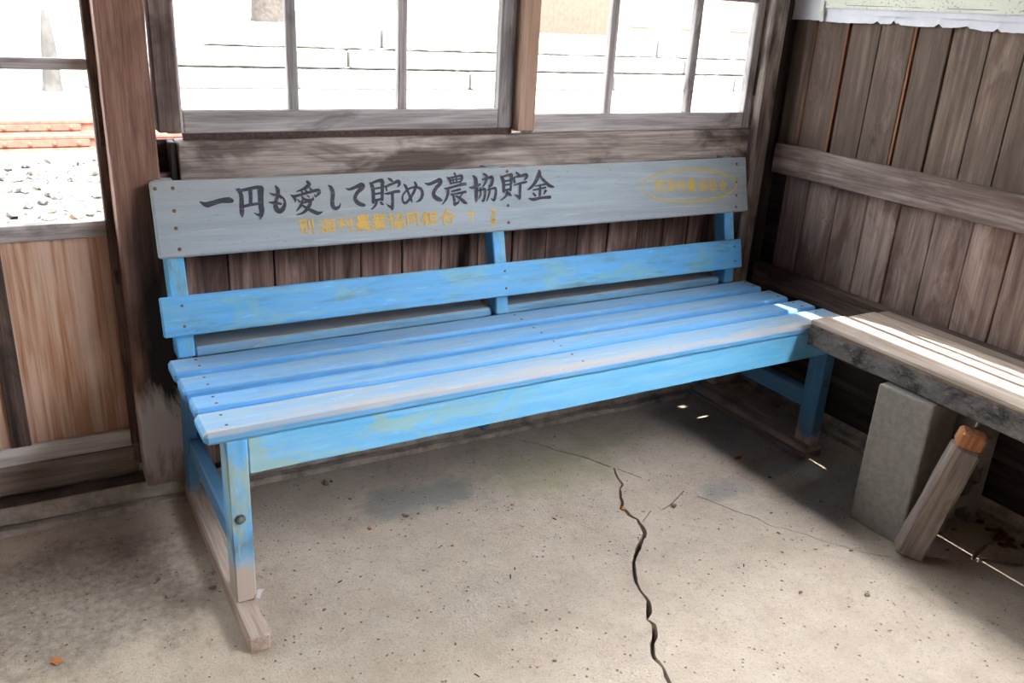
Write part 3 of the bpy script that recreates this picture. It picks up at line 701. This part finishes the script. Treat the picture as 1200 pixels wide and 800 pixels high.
# lettered backboard
O_ = Vector((.006, .463, .672))
bc = O_ + U_ * .9195 + V_ * .0882 - N_ * .010
bd = MB().plank(bc, U_, V_, -N_, 1.8205, .1745, .020, r=.004, seed=123, n=24, jit=.0012).build('lettered_backboard', M['board'], bench)
bd['label'] = 'grey blue backboard with a line of black brush writing and yellow writing'
for s_, t_ in ((.019, .1585), (.057, .1577), (.054, .107), (.053, .0674), (.055, .0196), (.932, .163), (.9266, .070), (.924, .0233), (1.786, .1547), (1.781, .0965), (1.779, .0542), (1.775, .0175)):
    nail(bd, O_ + U_ * s_ + V_ * t_ + N_ * .0002, N_, .0045)
BM = Matrix.Identity(4)
for i in range(3): BM[i][0] = U_[i]; BM[i][1] = V_[i]; BM[i][2] = N_[i]
BM.translation = O_ + N_ * .0010
STROKES = [[225,248,6,251,234,25,278,239,24,318,248,23,353,249,28,366,246,22],[406,294,18,414,264,20,410,216,22,408,184,20,407,165,2],[395,297,8,408,290,14,449,296,16,497,302,18,514,289,18],[508,295,31,504,259,27,501,219,26,501,187,24,491,154,6],[497,171,20,477,175,10,462,186,2],[458,290,20,457,262,18,453,226,18],[416,216,14,452,222,14,493,226,14],[581,302,12,589,284,20,584,255,16,572,228,18,571,199,25,586,184,25,606,197,21,616,221,14,612,242,11,598,257,9],[551,271,6,566,264,12,589,261,14,600,250,16],[540,229,5,558,226,12,578,223,14,596,218,11],[737,318,13,744,303,20,714,284,14,679,273,5],[701,278,6,709,263,12],[721,284,6,729,267,12],[745,289,8,753,278,13],[650,258,6,664,251,15,703,258,12,747,268,14,784,274,18,790,262,18,770,242,6],[660,251,15,668,235,14,665,222,4],[679,236,5,687,225,11],[702,251,8,709,237,12,729,229,14,755,231,13,756,243,4],[729,252,6,737,244,9],[766,254,6,771,245,11],[702,227,12,692,205,14,669,181,6],[701,216,8,742,222,15,728,194,17,702,171,13,667,161,5],[701,205,10,721,191,14,749,174,19,774,163,19,800,169,3],[842,295,6,854,284,17,861,258,19,855,221,17,854,196,19,867,180,19,886,190,12,894,206,3],[930,276,6,948,271,14,985,282,18,1013,290,25,1016,278,25,986,252,19,972,227,20,981,206,22,1000,193,21,1016,189,16],[1059,298,9,1069,282,20,1072,248,19,1067,201,18],[1068,296,12,1096,305,15,1124,308,20],[1126,301,23,1122,263,19,1115,211,17],[1074,268,11,1119,272,11],[1071,240,11,1116,245,11],[1068,209,12,1115,214,13],[1086,204,13,1075,183,12,1055,167,8],[1104,200,7,1112,191,15,1121,185,6],[1162,315,11,1175,306,16,1184,299,7],[1133,275,6,1145,277,13,1183,290,14,1213,299,20,1217,284,17,1205,270,5],[1142,275,13,1145,254,8],[1132,241,6,1150,240,13,1188,247,15,1212,248,16],[1174,241,18,1172,204,16,1166,165,18,1163,154,4],[1165,167,19,1148,177,11,1136,189,3],[1242,283,7,1252,270,17,1263,239,14,1274,207,16,1278,192,10],[1305,289,12,1310,272,17,1292,237,15,1260,199,14,1237,187,14,1227,206,12,1234,231,10,1265,257,11,1305,265,12,1336,253,18,1342,226,18,1327,200,15,1302,188,4],[1362,283,6,1384,277,16,1419,287,18,1449,296,23,1450,279,22,1421,253,20,1406,227,21,1416,207,23,1437,195,21,1452,189,9],[1493,308,7,1507,294,15,1512,274,12],[1500,303,9,1546,310,11,1578,313,17,1579,296,16,1569,278,7],[1507,292,9,1576,298,9],[1512,274,9,1569,282,9],[1525,305,9,1528,278,9],[1538,327,12,1547,306,11,1547,279,10],[1473,251,7,1490,250,13,1542,261,14,1593,269,18,1601,265,10],[1492,248,17,1490,223,16,1475,193,13,1452,169,6],[1514,233,10,1563,242,13],[1507,217,10,1558,222,12,1595,227,15],[1520,215,14,1524,185,15,1524,157,7],[1525,165,20,1546,173,12,1552,184,5],[1554,198,10,1578,219,6],[1537,207,11,1561,193,16,1584,173,19,1598,166,8],[1622,249,8,1643,248,17,1686,262,13],[1649,309,10,1663,292,21,1664,247,20,1658,197,19,1657,172,8],[1701,288,6,1730,292,14,1764,298,17,1766,279,17,1753,253,16,1738,255,5],[1714,318,10,1732,303,17,1722,272,13,1700,247,6],[1670,230,5,1694,232,10,1715,237,12,1712,203,13,1699,173,13,1688,179,4],[1687,243,8,1686,209,10,1671,185,5],[1728,230,7,1757,236,12,1779,237,16,1779,209,17,1765,174,16,1747,183,5],[1742,243,10,1742,216,12,1720,173,6],[1819,300,10,1831,285,19,1834,258,17,1830,218,16],[1832,298,12,1865,305,14,1887,306,20],[1886,302,21,1882,265,17,1874,223,15],[1835,272,10,1879,277,10],[1833,251,10,1877,255,10],[1831,223,12,1875,229,12],[1852,215,13,1839,190,13,1807,171,8],[1857,214,7,1867,201,17,1877,193,7],[1918,317,10,1931,307,17,1941,302,7],[1902,291,7,1935,295,13,1981,302,20,1983,289,17,1966,273,6],[1902,287,13,1905,263,11],[1898,248,7,1932,256,12,1979,263,13],[1939,251,17,1934,211,16,1928,177,18,1926,168,5],[1928,179,19,1910,191,11,1897,199,3],[2068,321,13,2068,302,23,2037,258,19,2007,231,15,1984,220,7],[2067,297,19,2092,268,18,2126,238,21,2158,227,9],[2035,237,7,2098,244,12],[2020,216,9,2062,221,11,2102,227,12],[2067,240,16,2064,205,17,2058,172,16],[2018,200,9,2031,185,14],[2102,208,15,2088,189,6],[1988,171,8,2018,164,19,2069,171,16,2126,171,20]]
def catmull(p, n=6):
    out = []
    for i in range(len(p) - 1):
        a, b, c_, d = p[max(0, i - 1)], p[i], p[i + 1], p[min(len(p) - 1, i + 2)]
        for k in range(n):
            t = k / n
            out.append([.5 * (2 * b[j] + (c_[j] - a[j]) * t + (2 * a[j] - 5 * b[j] + 4 * c_[j] - d[j]) * t * t + (3 * b[j] - a[j] - 3 * c_[j] + d[j]) * t ** 3) for j in range(3)])
    out.append(list(p[-1])); return out
def brush(strokes, name, mat, parent, M4):
    v, f = [], []
    for si, s_ in enumerate(strokes):
        p = [(s_[i] / 2000, s_[i + 1] / 2000, max(.6, s_[i + 2]) / 2000) for i in range(0, len(s_), 3)]
        q = catmull(p); z = si * .000012; base = len(v); m = len(q); L, Rr = [], []
        for i, (x, y, w) in enumerate(q):
            a_ = q[max(0, i - 1)]; b_ = q[min(m - 1, i + 1)]; d = Vector((b_[0] - a_[0], b_[1] - a_[1])); d = d.normalized() if d.length > 1e-7 else Vector((1, 0))
            w = max(w, .0006) * (1 + .06 * noise.noise(Vector((x * 300, y * 300, si))))
            L.append((x - d.y * w / 2, y + d.x * w / 2, z)); Rr.append((x + d.y * w / 2, y - d.x * w / 2, z))
        def cap(i, sg):
            a_ = q[i]; b_ = q[i + (1 if sg < 0 else -1)]; d = Vector((a_[0] - b_[0], a_[1] - b_[1])); d.normalize(); w = a_[2] / 2
            return [(a_[0] + d.x * w * math.cos(t) - d.y * w * math.sin(t) * 1, a_[1] + d.y * w * math.cos(t) + d.x * w * math.sin(t), z) for t in [R(x) for x in (60, 30, 0, -30, -60)]]
        v += L + Rr
        for i in range(m - 1): f.append((base + i, base + m + i, base + m + i + 1, base + i + 1))
        e = cap(m - 1, 1); k = len(v); v += e; f.append((base + m - 1, *reversed(range(k, k + 5)), base + 2 * m - 1) if False else (base + 2 * m - 1, k + 4, k + 3, k + 2, k + 1, k, base + m - 1))
        e = cap(0, -1); k = len(v); v += e; f.append((base, k + 4, k + 3, k + 2, k + 1, k, base + m))
    me = bpy.data.meshes.new(name); me.from_pydata([M4 @ Vector(p) for p in v], [], f)
    bm = bmesh.new(); bm.from_mesh(me)
    for fc in bm.faces:
        fc.normal_update()
        if fc.normal.dot(N_) < 0: fc.normal_flip()
    bm.to_mesh(me); bm.free()
    me.materials.append(mat); o = bpy.data.objects.new(name, me); COL.objects.link(o); o.parent = parent; return o
lt = brush(STROKES, 'black_lettering', M['ink'], bd, BM); lt['label'] = 'black brush writing'

HAND = {   # brush strokes of each character in a 100 x 100 cell, y down
 'betsu': [[10,8,12,38],[10,8,48,4,46,36],[12,36,46,32],[5,52,50,46,46,90,34,84],[28,40,22,66,4,92],[66,14,66,60],[90,2,90,94,78,84]],
 'kai': [[10,10,22,20],[2,38,16,46],[4,96,24,64],[42,4,28,26],[36,18,94,10],[44,32,38,86,88,82],[44,34,86,28,80,94,70,90],[24,60,98,54],[62,38,66,48],[58,64,62,76]],
 'son': [[2,34,48,26],[26,4,26,96],[26,36,4,74],[28,40,44,58],[50,36,98,30],[80,4,80,94,66,84],[58,50,66,64]],
 'nou': [[20,10,22,42],[20,10,80,6,78,40],[22,25,78,23],[22,40,78,38],[42,2,42,40],[58,2,58,40],[8,52,92,46],[14,52,12,76,2,98],[26,62,80,58],[18,74,92,68],[34,74,34,96,48,86],[52,74,70,88,96,98],[84,74,66,86]],
 'gyou': [[38,2,38,24],[60,2,60,24],[18,8,26,22],[82,6,72,22],[6,26,94,22],[30,30,38,40],[70,28,62,40],[14,44,86,40],[22,56,78,52],[4,70,96,64],[50,40,50,98],[46,68,8,94],[54,68,94,92]],
 'kyou': [[2,36,34,30],[18,4,18,96],[44,18,86,12,80,46,70,40],[64,2,60,26,40,48],[34,62,60,56,56,94,48,88],[46,50,44,70,32,94],[66,60,96,54,92,94,82,88],[80,48,76,70,62,94]],
 'dou': [[10,10,10,96],[10,10,90,4,90,96,76,88],[30,32,70,28],[30,50,32,76],[30,50,70,46,68,74],[32,74,68,70]],
 'so': [[24,2,8,22,26,26],[36,14,8,46,40,42],[24,46,24,96],[10,62,4,86],[36,58,42,76],[54,12,54,88],[54,12,88,8,88,86],[54,36,88,32],[54,60,88,56],[42,92,100,86]],
 'gou': [[50,2,28,34,2,56],[50,4,72,34,98,50],[32,46,68,42],[26,62,30,96],[26,62,74,58,70,92],[30,92,70,88]],
 'T': [[5,10,95,4],[50,8,50,98]], '3': [[10,8,85,6,45,42,85,62,60,96,8,88]], '9': [[85,30,50,48,12,34,40,4,85,14,85,60,50,98,15,90]]}
def hand(items, w_, name, mat):
    out = []
    for ch, s_, t_, cw, chh in items:
        for st__ in HAND[ch]:
            o = []; m = len(st__) // 2
            for i in range(m):
                px, py = (st__[2 * i] - 50) / 100 * cw, (50 - st__[2 * i + 1]) / 100 * chh
                k = w_ * (1.15 if i == 0 else .75 if i == m - 1 else 1.0)
                o += [2000 * (s_ + px), 2000 * (t_ + py), 2000 * k]
                if 0 < i < m - 1: o += o[-3:]           # keep the corner
            out.append(o)
    return brush(out, name, M[mat], bd, BM)
YEL = [('betsu', .3556, .0499, .0383, .0375), ('kai', .4084, .0495, .046, .0345), ('son', .4559, .0495, .0446, .0384), ('nou', .5021, .0497, .0433, .041), ('gyou', .5456, .0479, .0419, .0435), ('kyou', .5913, .0482, .0451, .0417), ('dou', .637, .0508, .034, .0355), ('so', .6855, .0489, .047, .0365), ('gou', .7379, .0501, .050, .039), ('T', .8117, .0467, .0245, .0235), ('3', .8781, .053, .0165, .0185), ('9', .8759, .0292, .0165, .0185)]
lt = hand(YEL[:9], .0043, 'yellow_lettering', 'yellow'); lt['label'] = 'yellow writing under the black line'
lt = hand(YEL[9:10], .0052, 'yellow_letter', 'yellow'); lt['label'] = 'lone yellow letter T'
lt = hand(YEL[10:], .0046, 'yellow_numerals', 'yellow'); lt['label'] = 'two yellow numerals one above the other'
OV = [(ch, 1.462 + i * .0432, .0990 - i * .0016, .038, .040 - i * .001) for i, ch in enumerate(('betsu', 'kai', 'son', 'nou', 'kyou', 'so', 'gou'))]
lt = hand(OV, .0046, 'faded_yellow_lettering', 'yellow_faded'); lt['label'] = 'faded yellow writing inside the oval'
ov = []
for k in range(37):
    t = 2 * math.pi * k / 36
    ov += [2000 * (1.587 + .194 * math.cos(t)), 2000 * (.0945 + .0500 * math.sin(t) - .0045 * math.cos(t)), 10 + 2.5 * math.sin(t * 1.5)]
lt = brush([ov], 'yellow_oval', M['yellow_faded'], bd, BM); lt['label'] = 'thin yellow oval line'
# skids under the legs
MB().box(.034, .078, -.118, .545, 0.0, .040, 'y', r=.004, seed=130, jit=.0015).build('skid', M['skid'], bench)
sk = MB().box(1.735, 1.815, -.012, .545, 0.0, .019, 'y', r=.003, seed=131).box(1.742, 1.812, -.010, .545, .0195, .040, 'y', r=.003, seed=132).build('skid', M['skid'], bench)

# ------------------------------------------------------------------ the grey plank bench by the right wall
gb = empty('plank_bench', (1.872, 1.57, 0))
tag(gb, 'grey plank bench with a dark front beam against the right wall', 'bench')
E2 = .006
def gplank(x0, x1, z0, z1, mat, seed, yend=0.0, nm='seat_plank', **kw):
    return MB().box(x0, x1, -2.4, yend, z0, z1, 'y', seed=seed, n=24, **kw).build(nm, M[mat], gb)
gplank(0, .0715, .402, .465, 'bench_front', 140, -.0, 'front_beam', r=.005, jit=.003)
gplank(.002, .0715, .4655, .479, 'bench_grey', 141, -.001, r=.003, jit=.0015)
def skewed(x0, x1, slope, seed, yend):
    # planks laid slightly out of true, so the joints open and close along the bench
    u_ = Vector((slope, -1, 0)).normalized(); v_ = Vector((1, slope, 0)).normalized(); L_ = 2.3
    MB().plank(Vector(((x0 + x1) / 2, yend, .4615)) + u_ * L_ / 2, u_, v_, Z, L_, x1 - x0, .033, r=.002, n=24, seed=seed).build('seat_plank', M['bench_grey'], gb)
skewed(.0745, .1250, -.0030, 142, -.012)
skewed(.1272, .1940, .0012, 143, -.020)
gplank(.200, .248, .445, .476, 'bench_grey', 144, -.015, r=.002)
gplank(.2505, .300, .445, .474, 'bench_grey', 145, -.02, r=.002)

# blocks carrying it, and the prop
b1 = empty('concrete_block', (1.905, 1.222, 0), R(3))
tag(b1, 'solid sided grey concrete block standing on end under the plank bench', 'block')
bb = plain_box('block_body', M['concrete_block'], -.055, .065, -.078, .078, 0, .400, b1)
md = bb.modifiers.new('bevel', 'BEVEL'); md.width = .006; md.segments = 2
b2 = empty('hollow_concrete_block', (2.085, 1.215, 0), R(-2))
tag(b2, 'hollow grey concrete block with open cells, behind the leaning prop', 'block')
hb = plain_box('block_body', M['concrete_block'], -.075, .075, -.078, .078, 0, .400, b2)
def cell(z0, z1):
    bm = bmesh.new(); bmesh.ops.create_cube(bm, size=1)
    for v in bm.verts: v.co = Vector((v.co.x * .096, v.co.y * .3, (z0 + z1) / 2 + v.co.z * (z1 - z0)))
    es = [e for e in bm.edges if abs((e.verts[0].co - e.verts[1].co).y) > .1]
    bmesh.ops.bevel(bm, geom=es, offset=.026, segments=4, affect='EDGES')
    me = bpy.data.meshes.new('cutter'); bm.to_mesh(me); bm.free(); o = bpy.data.objects.new('cutter', me); COL.objects.link(o)
    o.location = b2.location; o.rotation_euler = b2.rotation_euler; return o
hb.parent = None; hb.location = b2.location; hb.rotation_euler = b2.rotation_euler
bpy.context.view_layer.update()
boolean_cut(hb, [cell(-.06, .062), cell(.10, .20), cell(.232, .335), cell(.368, .46)])
hb.parent = b2; hb.location = (0, 0, 0); hb.rotation_euler = (0, 0, 0)
pp = empty('timber_prop', (1.842, 1.108, 0))
tag(pp, 'short split grey timber prop leaning under the plank bench beam', 'prop')
u = (Vector((1.882, 1.052, .362)) - Vector((1.842, 1.112, .008))).normalized()
v = (Vector((.62, -.78, 0)) - u * u.dot(Vector((.62, -.78, 0)))).normalized(); w = u.cross(v)
MB().plank(Vector((1.838, 1.104, .010)) - Vector(pp.location) + u * .165, u, v, w, .33, .066, .055, r=.006, jit=.004, n=10, seed=150).build('shaft', M['strut'], pp)
MB().plank(Vector((1.838, 1.104, .010)) - Vector(pp.location) + u * .351, u, v, w, .042, .060, .048, r=.006, jit=.002, n=4, seed=151).build('fresh_cut_end', M['cut_end'], pp)

# ------------------------------------------------------------------ map on the right wall
mp = empty('wall_map', (2.2, 2.14, 1.25)); tag(mp, 'torn white paper map pinned to the right wall boards', 'map')
def sheet(name, mat, x, y0, y1, zf, z1, n, th, parent, seed):
    """a sheet of paper hung along the wall with its own ragged lower edge zf(y)"""
    v, f = [], []
    for i in range(n + 1):
        yy = y0 + (y1 - y0) * i / n; zb = zf(i, yy)
        for j, zz in enumerate((zb, zb + .012, zb + .05, z1)):
            cu = (-.006 if j == 0 else -.002 if j == 1 else 0) * (.5 + noise.noise(Vector((yy * 9, seed, 0))))
            v += [(x + cu, yy, zz), (x + cu - th, yy, zz)]
    for i in range(n):
        for j in range(3):
            a_ = (i * 4 + j) * 2; b_ = a_ + 8
            f += [(a_, a_ + 2, b_ + 2, b_), (a_ + 1, b_ + 1, b_ + 3, a_ + 3)]
        a_ = i * 8; f += [(a_, a_ + 8, a_ + 9, a_ + 1), (a_ + 6, a_ + 7, a_ + 15, a_ + 14)]
    f += [(0, 1, 3, 2), (2, 3, 5, 4), (4, 5, 7, 6)]; e = n * 8
    f += [(e, e + 2, e + 3, e + 1), (e + 2, e + 4, e + 5, e + 3), (e + 4, e + 6, e + 7, e + 5)]
    me = bpy.data.meshes.new(name); me.from_pydata(v, [], f); me.materials.append(M[mat]); o = bpy.data.objects.new(name, me); COL.objects.link(o); o.parent = parent; return o
rd = random.Random(5); tears = {}
def ragged(i, yy):
    d = -yy
    b = .008 + .004 * noise.noise(Vector((d * 7, 1, 0))) + .0012 * noise.noise(Vector((d * 60, 2, 0)))
    for c_, wd, h in ((.33, .012, .007), (.385, .008, .012), (.40, .012, .005), (.53, .014, .009), (.615, .05, .007), (.70, .010, .008)):
        if abs(d - c_) < wd: b += h * (1 - abs(d - c_) / wd)
    if .62 < d: b -= .003
    return b
sheet('backing_sheet', 'paper', .006, -1.3, 0.0, ragged, .85, 320, .0012, mp, 1)
sheet('printed_sheet', 'map', .002, -1.26, -.115, lambda i, yy: .047 + .0015 * noise.noise(Vector((yy * 20, 4, 0))), .80, 40, .0008, mp, 2)
sheet('under_sheet', 'paper', .004, -1.2, -.20, lambda i, yy: .030 + .004 * noise.noise(Vector((yy * 6, 9, 0))) + .002 * noise.noise(Vector((yy * 40, 9, 0))), .6, 90, .0006, mp, 6)
MB().box(-.0006, .0012, -1.25, -.12, .0545, .0565, 'y', r=.0002, jit=.0).build('border_line', M['map_line'], mp)
MB().plank((-.003, -.125, .036), Vector((0, -.12, -1)).normalized(), Vector((0, 1, -.12)).normalized(), X, .058, .012, .0012, r=.0003, seed=3, jit=.001, bow=-.004).build('tape_strip', M['tape'], mp)

# ------------------------------------------------------------------ litter on the floor
def bits(name, label, cat, group, pts, mat, size, seed, flat=.5):
    rd = random.Random(seed)
    for i, (x, y, k) in enumerate(pts):
        s_ = size * k; e = rd.uniform(1.2, 2.0)
        o = MB().blob((0, 0, s_ * flat * .62), s_ * e * .5, s_ * .5, s_ * flat * .6, 2, .6, seed * 31 + i, 0).build(name, M[mat])
        o.location = (x, y, 0); o.rotation_euler = (0, 0, rd.uniform(0, 3.1)); tag(o, label, cat, group)
bits('floor_chip', 'small brown chip of grit lying on the concrete floor', 'grit', 'loose grit on the floor',
     [(1.798,1.545,1.1),(1.605,1.319,.8),(1.468,1.111,1),(1.607,1.035,1.3),(.144,1.776,1),(.612,2.03,1.6),(.630,2.035,1),(.785,1.789,.7),(.647,1.928,.7),(.75,1.791,1.3),(1.03,1.725,.7),(1.836,1.385,.7),(.248,1.694,1.4),(.151,1.706,.8),(2.064,1.129,1),(1.958,1.074,.9),(.822,1.167,.8),(.89,1.313,.6),(.804,1.621,.7),(.448,1.52,.8),(1.345,2.018,.7),(1.472,1.40,.6),(.66,1.30,.6),(1.55,1.25,.6),(1.72,1.18,.8),(1.66,1.40,.7),(.70,1.56,.5),(.52,1.33,.5)], 'chip', .0085, 3)
bits('floor_pebble', 'rounded brown pebble beside the branch crack in the floor', 'pebble', None, [(1.431,1.538,1)], 'chip', .015, 9)
bits('orange_chip', 'bright orange chip lodged in the long floor crack', 'chip', None, [(1.292,1.582,1)], 'orange_chip', .010, 12, .8)
bits('orange_chip', 'orange flake near the left edge of the floor', 'chip', None, [(-.07,1.59,1.2)], 'orange_chip', .016, 14, .3)
bits('orange_chip', 'brown orange chip in the shaded floor between the two benches', 'chip', None, [(1.790,1.672,1)], 'orange_chip', .016, 15, .5)
bits('orange_chip', 'tiny orange flake on the floor below the bench apron', 'chip', None, [(.645,1.775,.8)], 'orange_chip', .012, 16, .4)
for i, (x, y, rz, L_) in enumerate([(.876,1.452,1.0,.017),(.90,1.475,1.05,.010),(.51,1.60,.3,.012),(1.10,1.62,2.0,.012),(1.42,1.25,.8,.011),(.66,1.20,1.9,.013)]):
    o = MB().lathe((-L_ / 2, 0, .0016), (1, .04, 0), [(0, .0011), (L_ * .5, .0016), (L_, .0011)], 6).build('twig', M['dark_timber'])
    o.location = (x, y, 0); o.rotation_euler = (0, 0, rz); tag(o, 'tiny dark bit of twig lying on the open concrete floor', 'twig', 'bits of twig on the floor')
def leaf(x, y, s_, rz, i):
    mb = MB(); rd = random.Random(i); n = 6; k1 = rd.uniform(-.5, .5)
    top, bot = [], []
    for j in range(n + 1):
        t = j / n; w_ = math.sin(math.pi * min(1, t * .95 + .03)) * .42 * (1 + .2 * rd.uniform(-1, 1))
        cz = .25 * s_ * (t - .5) ** 2 * 2 + .03 * s_
        row = []
        for q in (-1, 0, 1): row.append(((t - .5) * s_, q * w_ * s_, cz + abs(q) * .18 * s_ * (1 + k1 * q) + .001))
        top.append([mb.vert(p, p, (0, 0, 0), .5) for p in row]); bot.append([mb.vert((p[0], p[1], p[2] - .0008), p, (0, 0, 0), .5) for p in row])
    for A, B in zip(top, top[1:]):
        for j in (0, 1): mb.f.append((A[j], A[j + 1], B[j + 1], B[j]))
    for A, B in zip(bot, bot[1:]):
        for j in (0, 1): mb.f.append((A[j], B[j], B[j + 1], A[j + 1]))
    for A, B, C_, D in zip(top, top[1:], bot, bot[1:]):
        mb.f.append((A[0], B[0], D[0], C_[0])); mb.f.append((A[2], C_[2], D[2], B[2]))
    mb.f.append((top[0][0], bot[0][0], bot[0][1], top[0][1])); mb.f.append((top[0][1], bot[0][1], bot[0][2], top[0][2]))
    mb.f.append((top[-1][1], bot[-1][1], bot[-1][0], top[-1][0])); mb.f.append((top[-1][2], bot[-1][2], bot[-1][1], top[-1][1]))
    o = mb.build('dry_leaf', M['leaf'], smooth=True); o.location = (x, y, .001); o.rotation_euler = (0, 0, rz)
    tag(o, 'curled brown dry leaf blown against the concrete kerb under the plank bench', 'leaf', 'dry leaves by the right kerb')
for i, (x, y, s_) in enumerate([(2.165,1.19,.04),(2.16,1.155,.03),(2.150,1.08,.035),(2.155,1.055,.04),(2.14,1.035,.045),(2.125,1.05,.03),(2.13,1.01,.03),(2.158,1.12,.025),(2.155,.985,.035),(2.11,1.02,.028),(2.145,.95,.04),(2.16,.93,.03)]):
    leaf(x, y, s_, i * 1.3, i)
rd = random.Random(2)
o = MB().plank((0, 0, .006), X, Y, Z, .03, .012, .004, r=.001, jit=.004, n=5, seed=7, bow=.006).build('white_scrap', M['foil']); o.location = (.323, 1.573, .0405); o.rotation_euler = (0, 0, 1.0)
tag(o, 'white torn scrap caught at the foot of the blue front leg', 'scrap')

# ------------------------------------------------------------------ outside
tag(plain_box('ground', M['ground'], -60, 60, -40, 90, -.9, -.32), 'pale gravel ground outside the shelter', kind='structure')
rd = random.Random(11); gm = MB(); k = 0
for i in range(2600):
    x, y = rd.uniform(-1.6, 3.4), rd.uniform(3.6, 9.05); s_ = rd.uniform(.022, .06)
    gm.blob((x, y, -.32 + s_ * rd.uniform(.1, .9)), s_ * rd.uniform(.9, 1.5), s_ * rd.uniform(.7, 1.1), s_ * rd.uniform(.5, .8), 1, .5, i, rd.uniform(0, 3))
tag(gm.build('ballast_gravel', M['stone']), 'loose pale ballast stones between the shelter and the track', 'gravel', kind='stuff')
def rail(y, label):
    r_ = empty('railway_rail', (0, y, -.32)); tag(r_, label, 'rail', 'rails of the track')
    pr = [(-.055, 0), (.055, 0), (.055, .012), (.010, .03), (.008, .10), (.032, .112), (.032, .14), (.024, .147), (-.024, .147), (-.032, .14), (-.032, .112), (-.008, .10), (-.010, .03), (-.055, .012)]
    v = [(x, a_, b_) for x in (-14, 22) for a_, b_ in pr]; n = len(pr)
    f = [(i, (i + 1) % n, n + (i + 1) % n, n + i) for i in range(n)] + [tuple(reversed(range(n))), tuple(range(n, 2 * n))]
    me = bpy.data.meshes.new('rail_bar'); me.from_pydata(v, [], f); me.materials.append(M['rail_steel']); o = bpy.data.objects.new('rail_bar', me); COL.objects.link(o); o.parent = r_
    MB().box(-.42, .62, -.038, -.008, .035, .105, 'x', r=.004).build('joint_bar', M['rail_steel'], r_)
    for i in range(5):
        MB().lathe((-.34 + .215 * i, -.036, .068), (0, -1, 0), [(0, .024), (.012, .024), (.016, .014), (.03, .012)], 8).build('joint_bolt', M['rail_steel'], r_)
rail(9.75, 'nearer rusty rail of the railway track beyond the gravel')
rail(10.85, 'farther rusty rail of the railway track beyond the gravel')
# a low wall of big pale blocks, a trunk, a stone post and buildings in the glare
rows = [(15.6, 0, .36, 1.0, 3.4, 8), (15.75, .36, .70, 1.5, 3.9, 6), (15.9, .70, 1.1, 2.9, 3.2, 6)]
k = 0
for (yy, z0, z1, x0, st, n) in rows:
    for j in range(n):
        o = MB().box(-st / 2 + .03, st / 2 - .03, 0, .7, 0, z1 - z0 - .03, 'x', r=.03, jit=.01).build('wall_block', M['wall_block']); o.location = (x0 + st * (j + .5), yy, -.32 + z0)
        tag(o, 'big pale block of the low wall across the track', 'block', 'pale blocks of the low wall')
tr = MB()
tr.lathe((9.4, 37.0, -.32), (0, 0, 1), [(0, .95), (.6, .72), (3, .62), (7, .55), (10, .4)], 14)
tag(tr.build('tree_trunk', M['bark'], smooth=True), 'grey tree trunk seen through the left window', 'tree')
st_ = MB().lathe((.55, 15.2, -.32), (.02, 0, 1), [(0, .15), (.1, .135), (.7, .10), (1.15, .045), (1.2, .01)], 8)
tag(st_.build('stone_marker', M['pole']), 'pointed grey stone post seen through the door glass', 'post')
def house(x, y, w_, d_, h_, mat, label):
    h = empty('station_building', (x, y, -.32)); tag(h, label, 'building')
    plain_box('wall', M[mat], 0, w_, 0, d_, 0, h_, h)
    plain_box('roof', M['roof'], -.4, w_ + .4, -.5, d_ + .5, h_, h_ + .3, h)
    for i in range(int(w_ / 3)): plain_box('window', M['wall_block'], 1 + i * 3, 2.2 + i * 3, -.06, .02, 1.0, 2.2, h)
house(24, 34, 15, 7, 5.2, 'brick', 'pinkish rendered building glimpsed through the right window')
